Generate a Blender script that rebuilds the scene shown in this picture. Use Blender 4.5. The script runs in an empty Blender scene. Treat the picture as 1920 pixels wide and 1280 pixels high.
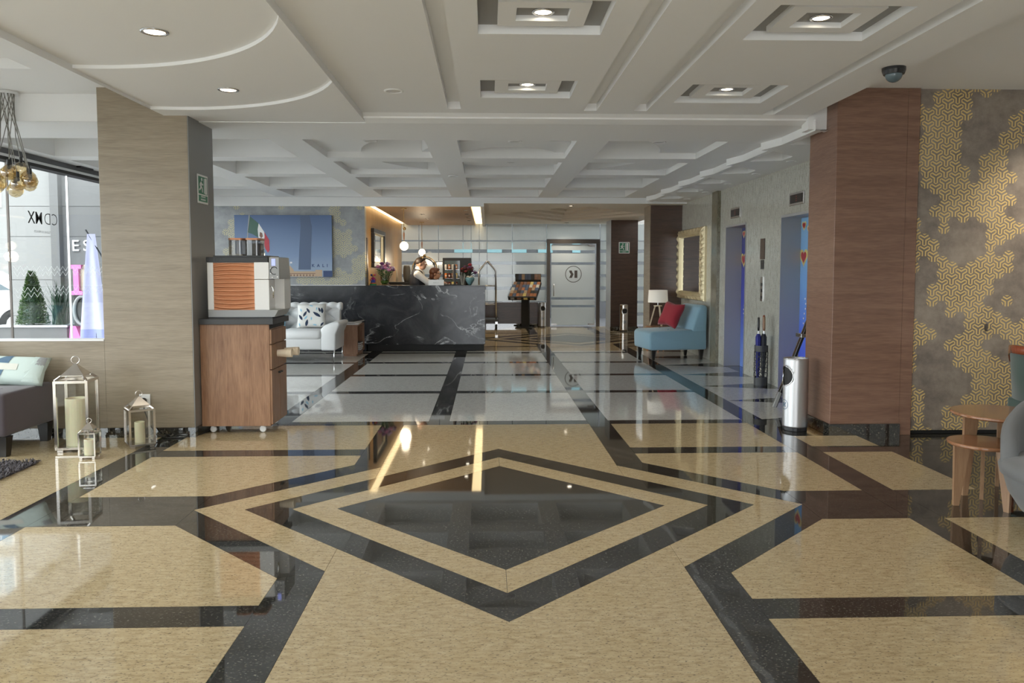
import bpy, bmesh, math, random
from mathutils import Vector, Matrix
random.seed(7)
S = bpy.context.scene
PI = math.pi

# ------------------------------------------------------------------ camera, world, exposure
cam = bpy.data.objects.new('camera', bpy.data.cameras.new('camera'))
S.collection.objects.link(cam)
cam.location = (0, 0, 1.45)
cam.rotation_euler = (PI / 2 - 0.0613, 0, -0.0318)
cam.data.sensor_width = 36
cam.data.lens = 36 * 1457.1 / 1920
cam.data.shift_y = -43.2 / 1920
cam.data.clip_start = 0.05
cam.data.clip_end = 300
S.camera = cam

W = bpy.data.worlds.new('overcast_sky')
S.world = W
W.use_nodes = True
bg = W.node_tree.nodes['Background']
bg.inputs[0].default_value = (0.93, 0.97, 1.0, 1)
bg.inputs[1].default_value = 5.4
S.view_settings.view_transform = 'Standard'
S.view_settings.look = 'None'
S.view_settings.gamma = 1
S.view_settings.use_curve_mapping = False
S.view_settings.exposure = 0.3

# ------------------------------------------------------------------ helpers
COL = S.collection


class B:
    """collects shapes in one bmesh, links them as ONE mesh object"""
    def __init__(s):
        s.bm = bmesh.new()

    def face(s, pts):
        return s.bm.faces.new([s.bm.verts.new(p) for p in pts])

    def box(s, x0, x1, y0, y1, z0, z1, M=None):
        c = [(x0, y0, z0), (x1, y0, z0), (x1, y1, z0), (x0, y1, z0), (x0, y0, z1), (x1, y0, z1), (x1, y1, z1), (x0, y1, z1)]
        if M is not None:
            c = [M @ Vector(p) for p in c]
        v = [s.bm.verts.new(p) for p in c]
        for f in ((0, 3, 2, 1), (4, 5, 6, 7), (0, 1, 5, 4), (1, 2, 6, 5), (2, 3, 7, 6), (3, 0, 4, 7)):
            s.bm.faces.new([v[i] for i in f])
        return s

    def prism(s, poly, z0, z1):
        """poly: list of (x, y) counter-clockwise"""
        a = [s.bm.verts.new((x, y, z0)) for x, y in poly]
        b = [s.bm.verts.new((x, y, z1)) for x, y in poly]
        n = len(poly)
        s.bm.faces.new(b)
        s.bm.faces.new(a[::-1])
        for i in range(n):
            s.bm.faces.new([a[i], a[(i + 1) % n], b[(i + 1) % n], b[i]])
        return s

    def slab_y(s, poly, y0, y1):
        """poly of (x, z), extruded along y (front y0)"""
        a = [s.bm.verts.new((x, y0, z)) for x, z in poly]
        b = [s.bm.verts.new((x, y1, z)) for x, z in poly]
        n = len(poly)
        s.bm.faces.new(a)
        s.bm.faces.new(b[::-1])
        for i in range(n):
            s.bm.faces.new([b[i], b[(i + 1) % n], a[(i + 1) % n], a[i]])
        return s

    def slab_x(s, poly, x0, x1):
        """poly of (y, z), extruded along x"""
        a = [s.bm.verts.new((x0, y, z)) for y, z in poly]
        b = [s.bm.verts.new((x1, y, z)) for y, z in poly]
        n = len(poly)
        s.bm.faces.new(a[::-1])
        s.bm.faces.new(b)
        for i in range(n):
            s.bm.faces.new([a[i], a[(i + 1) % n], b[(i + 1) % n], b[i]])
        return s

    def rings(s, rings, cap=True, closed=False):
        vs = [[s.bm.verts.new(p) for p in r] for r in rings]
        n = len(vs[0])
        m = len(vs)
        for i in range(m if closed else m - 1):
            a, b = vs[i], vs[(i + 1) % m]
            for j in range(n):
                s.bm.faces.new([a[j], a[(j + 1) % n], b[(j + 1) % n], b[j]])
        if cap and not closed:
            s.bm.faces.new(vs[0][::-1])
            s.bm.faces.new(vs[-1])
        return s

    def lathe(s, prof, c=(0, 0, 0), n=24, M=None, cap=True):
        r = []
        for rad, z in prof:
            ring = [Vector((c[0] + rad * math.cos(2 * PI * k / n), c[1] + rad * math.sin(2 * PI * k / n), c[2] + z)) for k in range(n)]
            r.append([M @ p for p in ring] if M is not None else ring)
        return s.rings(r, cap)

    def tube(s, pts, r, n=8, cap=True, closed=False):
        pts = [Vector(p) for p in pts]
        rr = r if isinstance(r, (list, tuple)) else [r] * len(pts)
        rings = []
        prev = None
        m = len(pts)
        for i, p in enumerate(pts):
            if closed:
                t = pts[(i + 1) % m] - pts[i - 1]
            else:
                t = pts[min(i + 1, m - 1)] - pts[max(i - 1, 0)]
            t.normalize()
            if prev is None:
                u = t.orthogonal().normalized()
            else:
                u = (prev - t * prev.dot(t))
                u = u.normalized() if u.length > 1e-6 else t.orthogonal().normalized()
            prev = u
            v = t.cross(u)
            rings.append([p + (u * math.cos(2 * PI * k / n) + v * math.sin(2 * PI * k / n)) * rr[i] for k in range(n)])
        return s.rings(rings, cap, closed)

    def bar(s, p0, p1, w, h=None, up=(0, 0, 1)):
        """square bar between two points"""
        h = h or w
        p0, p1 = Vector(p0), Vector(p1)
        t = (p1 - p0).normalized()
        upv = Vector(up)
        if abs(t.dot(upv)) > 0.95:
            upv = Vector((0, 1, 0))
        a = t.cross(upv).normalized()
        b = a.cross(t)
        return s.rings([[q + a * (w / 2 * i) + b * (h / 2 * j) for i, j in ((-1, -1), (1, -1), (1, 1), (-1, 1))] for q in (p0, p1)])

    def sphere(s, c, r, nu=16, nv=10, sc=(1, 1, 1)):
        c = Vector(c)
        top = s.bm.verts.new(c + Vector((0, 0, r * sc[2])))
        bot = s.bm.verts.new(c - Vector((0, 0, r * sc[2])))
        R = []
        for i in range(1, nv):
            a = PI * i / nv
            R.append([s.bm.verts.new(c + Vector((r * math.sin(a) * math.cos(2 * PI * k / nu) * sc[0], r * math.sin(a) * math.sin(2 * PI * k / nu) * sc[1], r * math.cos(a) * sc[2]))) for k in range(nu)])
        for k in range(nu):
            s.bm.faces.new([top, R[0][k], R[0][(k + 1) % nu]])
            s.bm.faces.new([bot, R[-1][(k + 1) % nu], R[-1][k]])
        for i in range(len(R) - 1):
            for k in range(nu):
                s.bm.faces.new([R[i][k], R[i + 1][k], R[i + 1][(k + 1) % nu], R[i][(k + 1) % nu]])
        return s

    def grid(s, f, nu, nv):
        vs = [[s.bm.verts.new(f(i / nu, j / nv)) for j in range(nv + 1)] for i in range(nu + 1)]
        for i in range(nu):
            for j in range(nv):
                s.bm.faces.new([vs[i][j], vs[i + 1][j], vs[i + 1][j + 1], vs[i][j + 1]])
        return s

    def obj(s, name, mat, parent=None, smooth=False, bevel=0, loc=None, fix=True, sub=0):
        if fix:
            bmesh.ops.recalc_face_normals(s.bm, faces=s.bm.faces)
        me = bpy.data.meshes.new(name)
        s.bm.to_mesh(me)
        s.bm.free()
        return mesh_obj(name, me, mat, parent, smooth, bevel, loc, sub)


def mesh_obj(name, me, mat, parent=None, smooth=False, bevel=0, loc=None, sub=0):
    o = bpy.data.objects.new(name, me)
    COL.objects.link(o)
    if mat is not None and not me.materials:
        me.materials.append(mat)
    if smooth:
        me.polygons.foreach_set('use_smooth', [True] * len(me.polygons))
    if bevel:
        m = o.modifiers.new('bevel', 'BEVEL')
        m.width = bevel
        m.segments = 2
        m.limit_method = 'ANGLE'
    if sub:
        m = o.modifiers.new('sub', 'SUBSURF')
        m.levels = sub
        m.render_levels = sub
    if parent is not None:
        o.parent = parent
    if loc is not None:
        o.location = loc
    return o


def tag(o, label, cat, group=None, kind=None):
    o['label'] = label
    o['category'] = cat
    if group:
        o['group'] = group
    if kind:
        o['kind'] = kind
    return o


def thing(name, label, cat, loc=(0, 0, 0), rz=0.0, group=None):
    o = bpy.data.objects.new(name, None)
    COL.objects.link(o)
    o.empty_display_size = 0.1
    o.location = loc
    o.rotation_euler = (0, 0, rz)
    return tag(o, label, cat, group)


def struct(o):
    o['kind'] = 'structure'
    return o


def copy_tree(o, parent=None):
    c = o.copy()
    COL.objects.link(c)
    c.parent = parent
    for ch in o.children:
        copy_tree(ch, c)
    return c


def text_mesh(txt, size, depth=0.002, spacing=1.0, bold=0.0):
    cu = bpy.data.curves.new('lettering', 'FONT')
    cu.body = txt
    cu.size = size
    cu.extrude = depth / 2
    cu.space_character = spacing
    cu.offset = bold
    cu.align_x = 'CENTER'
    cu.align_y = 'CENTER'
    cu.resolution_u = 3
    t = bpy.data.objects.new('lettering', cu)
    COL.objects.link(t)
    bpy.context.view_layer.update()
    me = bpy.data.meshes.new_from_object(t.evaluated_get(bpy.context.evaluated_depsgraph_get()))
    bpy.data.objects.remove(t)
    me.materials.clear()
    return me


def lettering(txt, size, mat, parent, loc, rot=(PI / 2, 0, 0), depth=0.002, spacing=1.0, mirror=False, name='lettering', bold=0.0):
    me = text_mesh(txt, size, depth, spacing, bold)
    M = Matrix.Translation(loc) @ Matrix.Rotation(rot[2], 4, 'Z') @ Matrix.Rotation(rot[1], 4, 'Y') @ Matrix.Rotation(rot[0], 4, 'X')
    if mirror:
        M = M @ Matrix.Scale(-1, 4, (1, 0, 0))
    me.transform(M)
    if mirror:
        me.flip_normals()
    return mesh_obj(name, me, mat, parent)


# ------------------------------------------------------------------ materials
MATS = {}


def mat(name, col, rough=0.5, metal=0.0, spec=0.5, emit=None, estr=0.0, coat=0.0, sheen=0.0, sss=0.0):
    m = bpy.data.materials.new(name)
    m.use_nodes = True
    b = m.node_tree.nodes['Principled BSDF']
    b.inputs['Base Color'].default_value = (*col, 1)
    b.inputs['Roughness'].default_value = rough
    b.inputs['Metallic'].default_value = metal
    b.inputs['Specular IOR Level'].default_value = spec
    b.inputs['Coat Weight'].default_value = coat
    b.inputs['Coat Roughness'].default_value = 0.08
    b.inputs['Sheen Weight'].default_value = sheen
    if sss:
        b.inputs['Subsurface Weight'].default_value = sss
        b.inputs['Subsurface Scale'].default_value = 0.03
    if emit:
        b.inputs['Emission Color'].default_value = (*emit, 1)
        b.inputs['Emission Strength'].default_value = estr
    MATS[name] = m
    return m


def N(m, typ, **kw):
    n = m.node_tree.nodes.new(typ)
    for k, v in kw.items():
        if k.startswith('i_'):
            k = k[2:].replace('_', ' ')
            n.inputs[k].default_value = v
        else:
            setattr(n, k, v)
    return n


def L(m, a, ao, b, bi):
    m.node_tree.links.new(a.outputs[ao], b.inputs[bi])


def ramp(m, stops):
    r = N(m, 'ShaderNodeValToRGB')
    cr = r.color_ramp
    while len(cr.elements) > 1:
        cr.elements.remove(cr.elements[0])
    cr.elements[0].position = stops[0][0]
    cr.elements[0].color = (*stops[0][1], 1)
    for p, c in stops[1:]:
        e = cr.elements.new(p)
        e.color = (*c, 1)
    return r


def coords(m, scale=(1, 1, 1), rot=(0, 0, 0), space='Object', loc=(0, 0, 0)):
    """Object coordinates, except 'World' = true position (one grain over many pieces)"""
    mp = N(m, 'ShaderNodeMapping')
    mp.inputs['Scale'].default_value = scale
    mp.inputs['Rotation'].default_value = rot
    mp.inputs['Location'].default_value = loc
    if space == 'World':
        g = N(m, 'ShaderNodeNewGeometry')
        L(m, g, 'Position', mp, 'Vector')
    else:
        t = N(m, 'ShaderNodeTexCoord')
        L(m, t, space, mp, 'Vector')
    return mp


def bsdf(m):
    return m.node_tree.nodes['Principled BSDF']


def granite(name, stops, speck, rough=0.045, stretch=(16, 52, 20), rz=0.25, coat=0.0, ior=1.5):
    m = mat(name, stops[0][1], rough)
    c = coords(m, stretch, (0, 0, rz), 'World')
    n = N(m, 'ShaderNodeTexNoise', i_Scale=1.0, i_Detail=6.0, i_Roughness=0.62)
    L(m, c, 0, n, 'Vector')
    r = ramp(m, stops)
    L(m, n, 'Fac', r, 'Fac')
    c2 = coords(m, (70, 150, 60), (0, 0, rz), 'World')
    n2 = N(m, 'ShaderNodeTexNoise', i_Scale=1.0, i_Detail=2.0)
    L(m, c2, 0, n2, 'Vector')
    r2 = ramp(m, [(0.0, (1, 1, 1)), (0.33, (0.9, 0.9, 0.9)), (0.41, (0, 0, 0))])
    L(m, n2, 'Fac', r2, 'Fac')
    mx = N(m, 'ShaderNodeMix', data_type='RGBA')
    L(m, r2, 'Color', mx, 'Factor')
    L(m, r, 'Color', mx, 6)
    mx.inputs[7].default_value = (*speck, 1)
    L(m, mx, 2, bsdf(m), 'Base Color')
    bsdf(m).inputs['IOR'].default_value = ior
    return m


granite('granite_gold', [(0.25, (0.28, 0.205, 0.11)), (0.45, (0.48, 0.375, 0.222)), (0.7, (0.585, 0.48, 0.305))], (0.16, 0.125, 0.09), ior=1.65)
granite('granite_grey', [(0.25, (0.46, 0.45, 0.43)), (0.5, (0.67, 0.66, 0.63)), (0.75, (0.76, 0.75, 0.72))], (0.22, 0.21, 0.2), ior=1.62)
granite('granite_wall', [(0.25, (0.30, 0.29, 0.24)), (0.5, (0.52, 0.51, 0.45)), (0.75, (0.62, 0.61, 0.54))], (0.25, 0.23, 0.18), rough=0.10, stretch=(30, 60, 9))
granite('granite_strip', [(0.25, (0.10, 0.09, 0.06)), (0.6, (0.22, 0.20, 0.14))], (0.1, 0.08, 0.05), rough=0.12, stretch=(30, 60, 12))
granite('granite_black', [(0.3, (0.012, 0.012, 0.011)), (0.7, (0.032, 0.031, 0.029))], (0.16, 0.15, 0.12), rough=0.03, stretch=(9, 9, 9), rz=0, ior=2.1)


def marble(name):
    m = mat(name, (0.03, 0.03, 0.035), 0.13, spec=0.3)
    c = coords(m, (0.9, 0.9, 1.1), (0.2, 0.4, 0.1), 'World')
    n = N(m, 'ShaderNodeTexNoise', i_Scale=2.2, i_Detail=9.0, i_Roughness=0.6, i_Distortion=1.4)
    L(m, c, 0, n, 'Vector')
    r = ramp(m, [(0.2, (0.012, 0.013, 0.016)), (0.5, (0.035, 0.037, 0.042)), (0.8, (0.085, 0.088, 0.095))])
    L(m, n, 'Fac', r, 'Fac')
    n2 = N(m, 'ShaderNodeTexNoise', i_Scale=1.5, i_Detail=7.0, i_Roughness=0.55, i_Distortion=0.9)
    L(m, c, 0, n2, 'Vector')
    a = N(m, 'ShaderNodeMath', operation='SUBTRACT')
    a.inputs[1].default_value = 0.5
    L(m, n2, 'Fac', a, 0)
    ab = N(m, 'ShaderNodeMath', operation='ABSOLUTE')
    L(m, a, 0, ab, 0)
    r2 = ramp(m, [(0.0, (0.55, 0.55, 0.55)), (0.006, (0.16, 0.16, 0.16)), (0.02, (0, 0, 0))])
    L(m, ab, 0, r2, 'Fac')
    n3 = N(m, 'ShaderNodeTexNoise', i_Scale=2.6, i_Detail=2.0)
    L(m, c, 0, n3, 'Vector')
    r3 = ramp(m, [(0.42, (0, 0, 0)), (0.6, (1, 1, 1))])
    L(m, n3, 'Fac', r3, 'Fac')
    mu = N(m, 'ShaderNodeMix', data_type='RGBA', blend_type='MULTIPLY')
    mu.inputs[0].default_value = 1
    L(m, r2, 'Color', mu, 6)
    L(m, r3, 'Color', mu, 7)
    ad = N(m, 'ShaderNodeMix', data_type='RGBA', blend_type='ADD')
    ad.inputs[0].default_value = 1
    L(m, r, 'Color', ad, 6)
    L(m, mu, 2, ad, 7)
    L(m, ad, 2, bsdf(m), 'Base Color')
    return m


marble('marble_black')


def wood(name, dark, light, scale=(1.2, 1.2, 14), rough=0.42, space='Object', coat=0.0, fine=1.0):
    m = mat(name, light, rough, coat=coat)
    c = coords(m, scale, (0, 0, 0), space)
    n = N(m, 'ShaderNodeTexNoise', i_Scale=1.6, i_Detail=7.0, i_Roughness=0.62, i_Distortion=0.7)
    L(m, c, 0, n, 'Vector')
    c2 = coords(m, tuple(v * 5 for v in scale), (0, 0, 0), space)
    n2 = N(m, 'ShaderNodeTexNoise', i_Scale=2.0 * fine, i_Detail=3.0)
    L(m, c2, 0, n2, 'Vector')
    mx = N(m, 'ShaderNodeMix', data_type='FLOAT')
    mx.inputs[0].default_value = 0.4
    L(m, n, 'Fac', mx, 2)
    L(m, n2, 'Fac', mx, 3)
    r = ramp(m, [(0.34, dark), (0.62, light)])
    L(m, mx, 0, r, 'Fac')
    L(m, r, 'Color', bsdf(m), 'Base Color')
    return m


wood('wood_column', (0.225, 0.18, 0.125), (0.325, 0.265, 0.19), (0.9, 0.9, 13), 0.38)
wood('wood_column_red', (0.165, 0.085, 0.055), (0.26, 0.15, 0.105), (0.9, 0.9, 12), 0.35)
wood('wood_column_dark', (0.05, 0.030, 0.022), (0.105, 0.060, 0.042), (0.9, 0.9, 12), 0.3)
wood('wood_cart', (0.20, 0.095, 0.048), (0.37, 0.205, 0.115), (7, 7, 0.8), 0.4)
wood('wood_walnut', (0.21, 0.10, 0.055), (0.38, 0.21, 0.125), (14, 14, 1.0), 0.4)
wood('wood_table', (0.24, 0.10, 0.045), (0.37, 0.175, 0.085), (2, 14, 3), 0.25, coat=0.4)
wood('wood_leg', (0.26, 0.14, 0.075), (0.38, 0.23, 0.13), (14, 14, 1.2), 0.35)
wood('wood_wall_gold', (0.23, 0.125, 0.04), (0.42, 0.26, 0.10), (3, 9, 0.7), 0.4)
wood('wood_ceiling', (0.40, 0.235, 0.10), (0.46, 0.285, 0.13), (6, 0.6, 1), 0.45)
wood('wood_light', (0.62, 0.50, 0.34), (0.80, 0.69, 0.52), (20, 20, 2), 0.45)
wood('wood_red', (0.20, 0.04, 0.018), (0.34, 0.09, 0.04), (8, 8, 2), 0.25, coat=0.4)

mat('ceiling_white', (0.80, 0.80, 0.79), 0.7)
mat('ceiling_beige', (0.70, 0.64, 0.55), 0.6)
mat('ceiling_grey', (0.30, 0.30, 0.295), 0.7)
mat('plaster', (0.78, 0.77, 0.74), 0.7)
mat('white_paint', (0.85, 0.85, 0.84), 0.4)
mat('wall_grey_dark', (0.13, 0.135, 0.145), 0.5)
mat('laminate_grey', (0.20, 0.20, 0.195), 0.32, spec=0.5)
mat('steel', (0.62, 0.62, 0.62), 0.24, 1.0)
mat('steel_brushed', (0.56, 0.56, 0.57), 0.42, 1.0)
mat('chrome', (0.82, 0.82, 0.82), 0.08, 1.0)
mat('nickel', (0.66, 0.62, 0.58), 0.18, 1.0)
mat('brass', (0.62, 0.44, 0.20), 0.25, 1.0)
mat('bronze_frame', (0.11, 0.095, 0.085), 0.4, 0.6)
mat('gold_leaf', (0.74, 0.63, 0.40), 0.38, 0.5)
mat('steel_jamb', (0.44, 0.44, 0.45), 0.5, 0.45)
mat('copper', (0.56, 0.24, 0.12), 0.38, 0.35)
mat('black_plastic', (0.015, 0.015, 0.016), 0.35)
mat('black_matte', (0.012, 0.012, 0.012), 0.6)
mat('dark_grey_plastic', (0.045, 0.047, 0.05), 0.45)
mat('white_plastic', (0.80, 0.80, 0.79), 0.28)
mat('grey_plastic', (0.33, 0.34, 0.345), 0.35)
mat('candle_wax', (0.83, 0.78, 0.58), 0.5, sss=0.25)
mat('paper_cup', (0.90, 0.80, 0.64), 0.6)
mat('paper_white', (0.85, 0.85, 0.84), 0.6)
mat('sign_green', (0.03, 0.20, 0.11), 0.4)
mat('sign_ink', (0.05, 0.05, 0.05), 0.5)
mat('leather_white', (0.74, 0.75, 0.755), 0.38)
mat('leather_black', (0.02, 0.02, 0.022), 0.4)
mat('fabric_blue', (0.24, 0.40, 0.50), 0.85, sheen=0.3)
mat('fabric_red', (0.33, 0.02, 0.035), 0.85, sheen=0.2)
mat('fabric_plum', (0.085, 0.068, 0.078), 0.9, sheen=0.3)
mat('velvet_grey', (0.15, 0.152, 0.155), 0.7, sheen=0.25)
mat('velvet_green', (0.05, 0.085, 0.07), 0.8, sheen=0.5)
mat('wood_black', (0.016, 0.014, 0.013), 0.35)
mat('lamp_shade', (0.86, 0.83, 0.76), 0.7, emit=(1.0, 0.9, 0.75), estr=0.12)
mat('globe_lit', (1, 0.95, 0.85), 0.3, emit=(1.0, 0.86, 0.62), estr=3.0)
mat('downlight_lit', (1, 0.95, 0.85), 0.3, emit=(1.0, 0.88, 0.68), estr=9.0)
mat('downlight_off', (0.5, 0.5, 0.49), 0.3)
mat('cove_lit', (1, 0.9, 0.7), 0.5, emit=(1.0, 0.78, 0.42), estr=2.4)
mat('skin', (0.50, 0.29, 0.20), 0.55, sss=0.1)
mat('hair_dark', (0.028, 0.018, 0.013), 0.5)
mat('hair_brown', (0.10, 0.035, 0.018), 0.5)
mat('shirt_white', (0.75, 0.72, 0.68), 0.8)
mat('vest_navy', (0.014, 0.015, 0.022), 0.75)
mat('trouser_black', (0.015, 0.015, 0.017), 0.8)
mat('leaf_green', (0.035, 0.11, 0.03), 0.5)
mat('leaf_dark', (0.018, 0.055, 0.028), 0.5)
mat('leaf_lime', (0.11, 0.22, 0.03), 0.5)
mat('petal_pink', (0.56, 0.20, 0.34), 0.7)
mat('petal_mauve', (0.50, 0.36, 0.50), 0.7)
mat('petal_purple', (0.17, 0.05, 0.16), 0.7)
mat('petal_wine', (0.14, 0.03, 0.03), 0.7)
mat('ceramic_teal', (0.17, 0.33, 0.35), 0.2)
mat('ceramic_grey', (0.20, 0.19, 0.165), 0.35)
mat('pink_gloss', (0.85, 0.20, 0.56), 0.3)
mat('crimson_gloss', (0.40, 0.02, 0.06), 0.3)
mat('cream_gloss', (0.78, 0.70, 0.55), 0.4)
mat('cloth_lilac', (0.55, 0.56, 0.80), 0.8)
mat('cloth_violet', (0.30, 0.34, 0.70), 0.8)
mat('car_white', (0.86, 0.86, 0.86), 0.15, coat=0.6)
mat('car_glass', (0.10, 0.14, 0.16), 0.05)
mat('rubber', (0.015, 0.015, 0.015), 0.7)
mat('pavement', (0.22, 0.215, 0.21), 0.8)
mat('street_wall', (0.25, 0.25, 0.245), 0.7)
mat('street_wall_grey', (0.15, 0.15, 0.15), 0.75)
mat('corridor_dark', (0.035, 0.037, 0.04), 0.6)
mat('teal_window', (0.12, 0.22, 0.24), 0.4)
mat('concrete_grey', (0.46, 0.46, 0.455), 0.75)
mat('green_letter', (0.10, 0.55, 0.25), 0.5)
mat('pole_blue', (0.42, 0.50, 0.58), 0.4)
mat('window_blue', (0.25, 0.36, 0.45), 0.1)
mat('pendant_shadow', (0.02, 0.02, 0.02), 0.6)
mat('umbrella_blue', (0.02, 0.025, 0.22), 0.6)
mat('umbrella_navy', (0.015, 0.018, 0.026), 0.6)
mat('screen_blue', (0.3, 0.36, 0.9), 0.2, emit=(0.38, 0.42, 0.95), estr=0.7)
mat('screen_red', (0.25, 0.05, 0.04), 0.3, emit=(0.6, 0.06, 0.04), estr=0.15)


def glass(name, tint=(1, 1, 1), gloss_rough=0.02, extra=0.0, ior=1.45):
    m = bpy.data.materials.new(name)
    m.use_nodes = True
    nt = m.node_tree
    nt.nodes.remove(nt.nodes['Principled BSDF'])
    out = nt.nodes['Material Output']
    tr = N(m, 'ShaderNodeBsdfTransparent')
    tr.inputs[0].default_value = (*tint, 1)
    gl = N(m, 'ShaderNodeBsdfGlossy')
    gl.inputs['Roughness'].default_value = gloss_rough
    fr = N(m, 'ShaderNodeLayerWeight')
    fr.inputs[0].default_value = 0.5
    pw = N(m, 'ShaderNodeMath', operation='POWER')
    pw.inputs[1].default_value = 4.0
    L(m, fr, 'Facing', pw, 0)
    ad = N(m, 'ShaderNodeMath', operation='MULTIPLY_ADD')
    ad.inputs[1].default_value = 0.55
    ad.inputs[2].default_value = 0.03 + extra
    L(m, pw, 0, ad, 0)
    mx = N(m, 'ShaderNodeMixShader')
    L(m, ad, 0, mx, 0)
    L(m, tr, 0, mx, 1)
    L(m, gl, 0, mx, 2)
    L(m, mx, 0, out, 'Surface')
    MATS[name] = m
    return m


glass('glass_clear', (0.96, 0.98, 0.975))
glass('glass_thin', (0.93, 0.93, 0.91))
glass('glass_amber', (0.84, 0.74, 0.54), extra=0.16)
glass('glass_smoke', (0.55, 0.52, 0.48), extra=0.05)


def frosted(name):
    m = bpy.data.materials.new(name)
    m.use_nodes = True
    nt = m.node_tree
    nt.nodes.remove(nt.nodes['Principled BSDF'])
    out = nt.nodes['Material Output']
    d = N(m, 'ShaderNodeBsdfDiffuse')
    d.inputs[0].default_value = (0.78, 0.80, 0.795, 1)
    t = N(m, 'ShaderNodeBsdfTranslucent')
    t.inputs[0].default_value = (0.58, 0.60, 0.595, 1)
    g = N(m, 'ShaderNodeBsdfGlossy')
    g.inputs['Roughness'].default_value = 0.12
    a = N(m, 'ShaderNodeMixShader')
    a.inputs[0].default_value = 0.55
    L(m, d, 0, a, 1)
    L(m, t, 0, a, 2)
    b = N(m, 'ShaderNodeMixShader')
    b.inputs[0].default_value = 0.06
    L(m, a, 0, b, 1)
    L(m, g, 0, b, 2)
    L(m, b, 0, out, 'Surface')
    MATS[name] = m
    return m


frosted('glass_frosted')


def wallpaper(name, base_a, base_b, gold, cell=0.098):
    """mottled ground with patches of a gold three-arm line pattern (x = width, z = height of the wall)"""
    m = mat(name, base_a, 0.5)
    g = N(m, 'ShaderNodeNewGeometry')
    sp = N(m, 'ShaderNodeSeparateXYZ')
    L(m, g, 'Position', sp, 0)
    cb = N(m, 'ShaderNodeCombineXYZ')
    L(m, sp, 'X', cb, 'X')
    L(m, sp, 'Z', cb, 'Y')

    def vm(op, a, b=None, c=None):
        n = N(m, 'ShaderNodeVectorMath', operation=op)
        for i, x in enumerate((a, b, c)):
            if x is None:
                continue
            if isinstance(x, tuple):
                n.inputs[i].default_value = x
            else:
                m.node_tree.links.new(x, n.inputs[i])
        return n.outputs['Value'] if op in ('DOT_PRODUCT', 'LENGTH') else n.outputs[0]

    def ma(op, a, b=None, c=None):
        n = N(m, 'ShaderNodeMath', operation=op)
        for i, x in enumerate((a, b, c)):
            if x is None:
                continue
            if isinstance(x, (int, float)):
                n.inputs[i].default_value = x
            else:
                m.node_tree.links.new(x, n.inputs[i])
        return n.outputs[0]
    s3 = math.sqrt(3)
    p = vm('MULTIPLY', cb.outputs[0], (1 / cell, 1 / cell, 0))
    p = vm('ADD', p, (200.0, 200.0 * s3, 0))
    r = (s3, 1.0, 1.0)
    h = (s3 / 2, 0.5, 0.0)
    a = vm('SUBTRACT', vm('MODULO', p, r), h)
    b = vm('SUBTRACT', vm('MODULO', vm('SUBTRACT', p, h), r), h)
    la, lb = vm('DOT_PRODUCT', a, a), vm('DOT_PRODUCT', b, b)
    less = ma('LESS_THAN', la, lb)
    mx = N(m, 'ShaderNodeMix', data_type='VECTOR')
    m.node_tree.links.new(less, mx.inputs[0])
    m.node_tree.links.new(b, mx.inputs[4])
    m.node_tree.links.new(a, mx.inputs[5])
    q = mx.outputs[1]
    sq = N(m, 'ShaderNodeSeparateXYZ')
    m.node_tree.links.new(q, sq.inputs[0])
    ang = ma('ARCTAN2', sq.outputs[1], sq.outputs[0])
    rad = vm('LENGTH', q)
    sec = 2 * PI / 3
    t = ma('SUBTRACT', ma('MODULO', ma('ADD', ang, 4 * PI + PI / 2), sec), sec / 2)
    v = ma('MULTIPLY', rad, ma('SINE', ma('SUBTRACT', sec / 2, ma('ABSOLUTE', t))))
    fr = ma('FRACT', ma('ADD', ma('MULTIPLY', v, 4.0), 0.2))
    line = ma('GREATER_THAN', fr, 0.52)
    # patches
    n1 = N(m, 'ShaderNodeTexNoise', i_Scale=2.4, i_Detail=2.0, i_Roughness=0.5)
    sn = vm('MULTIPLY', vm('SUBTRACT', p, q), (cell, cell, 0.0))
    m.node_tree.links.new(sn, n1.inputs['Vector'])
    patch = ma('GREATER_THAN', n1.outputs['Fac'], 0.488)
    msk = ma('MULTIPLY', line, patch)
    n2 = N(m, 'ShaderNodeTexNoise', i_Scale=4.0, i_Detail=8.0, i_Roughness=0.7)
    L(m, cb, 0, n2, 'Vector')
    rp = ramp(m, [(0.35, base_a), (0.65, base_b)])
    L(m, n2, 'Fac', rp, 'Fac')
    mc = N(m, 'ShaderNodeMix', data_type='RGBA')
    m.node_tree.links.new(msk, mc.inputs[0])
    L(m, rp, 'Color', mc, 6)
    mc.inputs[7].default_value = (*gold, 1)
    L(m, mc, 2, bsdf(m), 'Base Color')
    return m


wallpaper('wallpaper_brown', (0.165, 0.135, 0.115), (0.32, 0.27, 0.225), (0.70, 0.51, 0.20))
wallpaper('wallpaper_grey', (0.24, 0.25, 0.26), (0.36, 0.37, 0.375), (0.55, 0.50, 0.29), cell=0.115)


def noise_col(name, stops, scale, rough=0.6, detail=3.0, space='Object', voronoi=False):
    m = mat(name, stops[0][1], rough)
    c = coords(m, scale, (0, 0, 0), space)
    n = N(m, 'ShaderNodeTexNoise', i_Scale=1.0, i_Detail=detail)
    L(m, c, 0, n, 'Vector')
    r = ramp(m, stops)
    L(m, n, 'Fac', r, 'Fac')
    L(m, r, 'Color', bsdf(m), 'Base Color')
    return m


noise_col('rug_pile', [(0.3, (0.05, 0.045, 0.05)), (0.7, (0.15, 0.135, 0.145))], (40, 40, 10), 0.95)
noise_col('shrub', [(0.3, (0.015, 0.045, 0.012)), (0.7, (0.08, 0.16, 0.035))], (14, 14, 14), 0.6)


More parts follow.
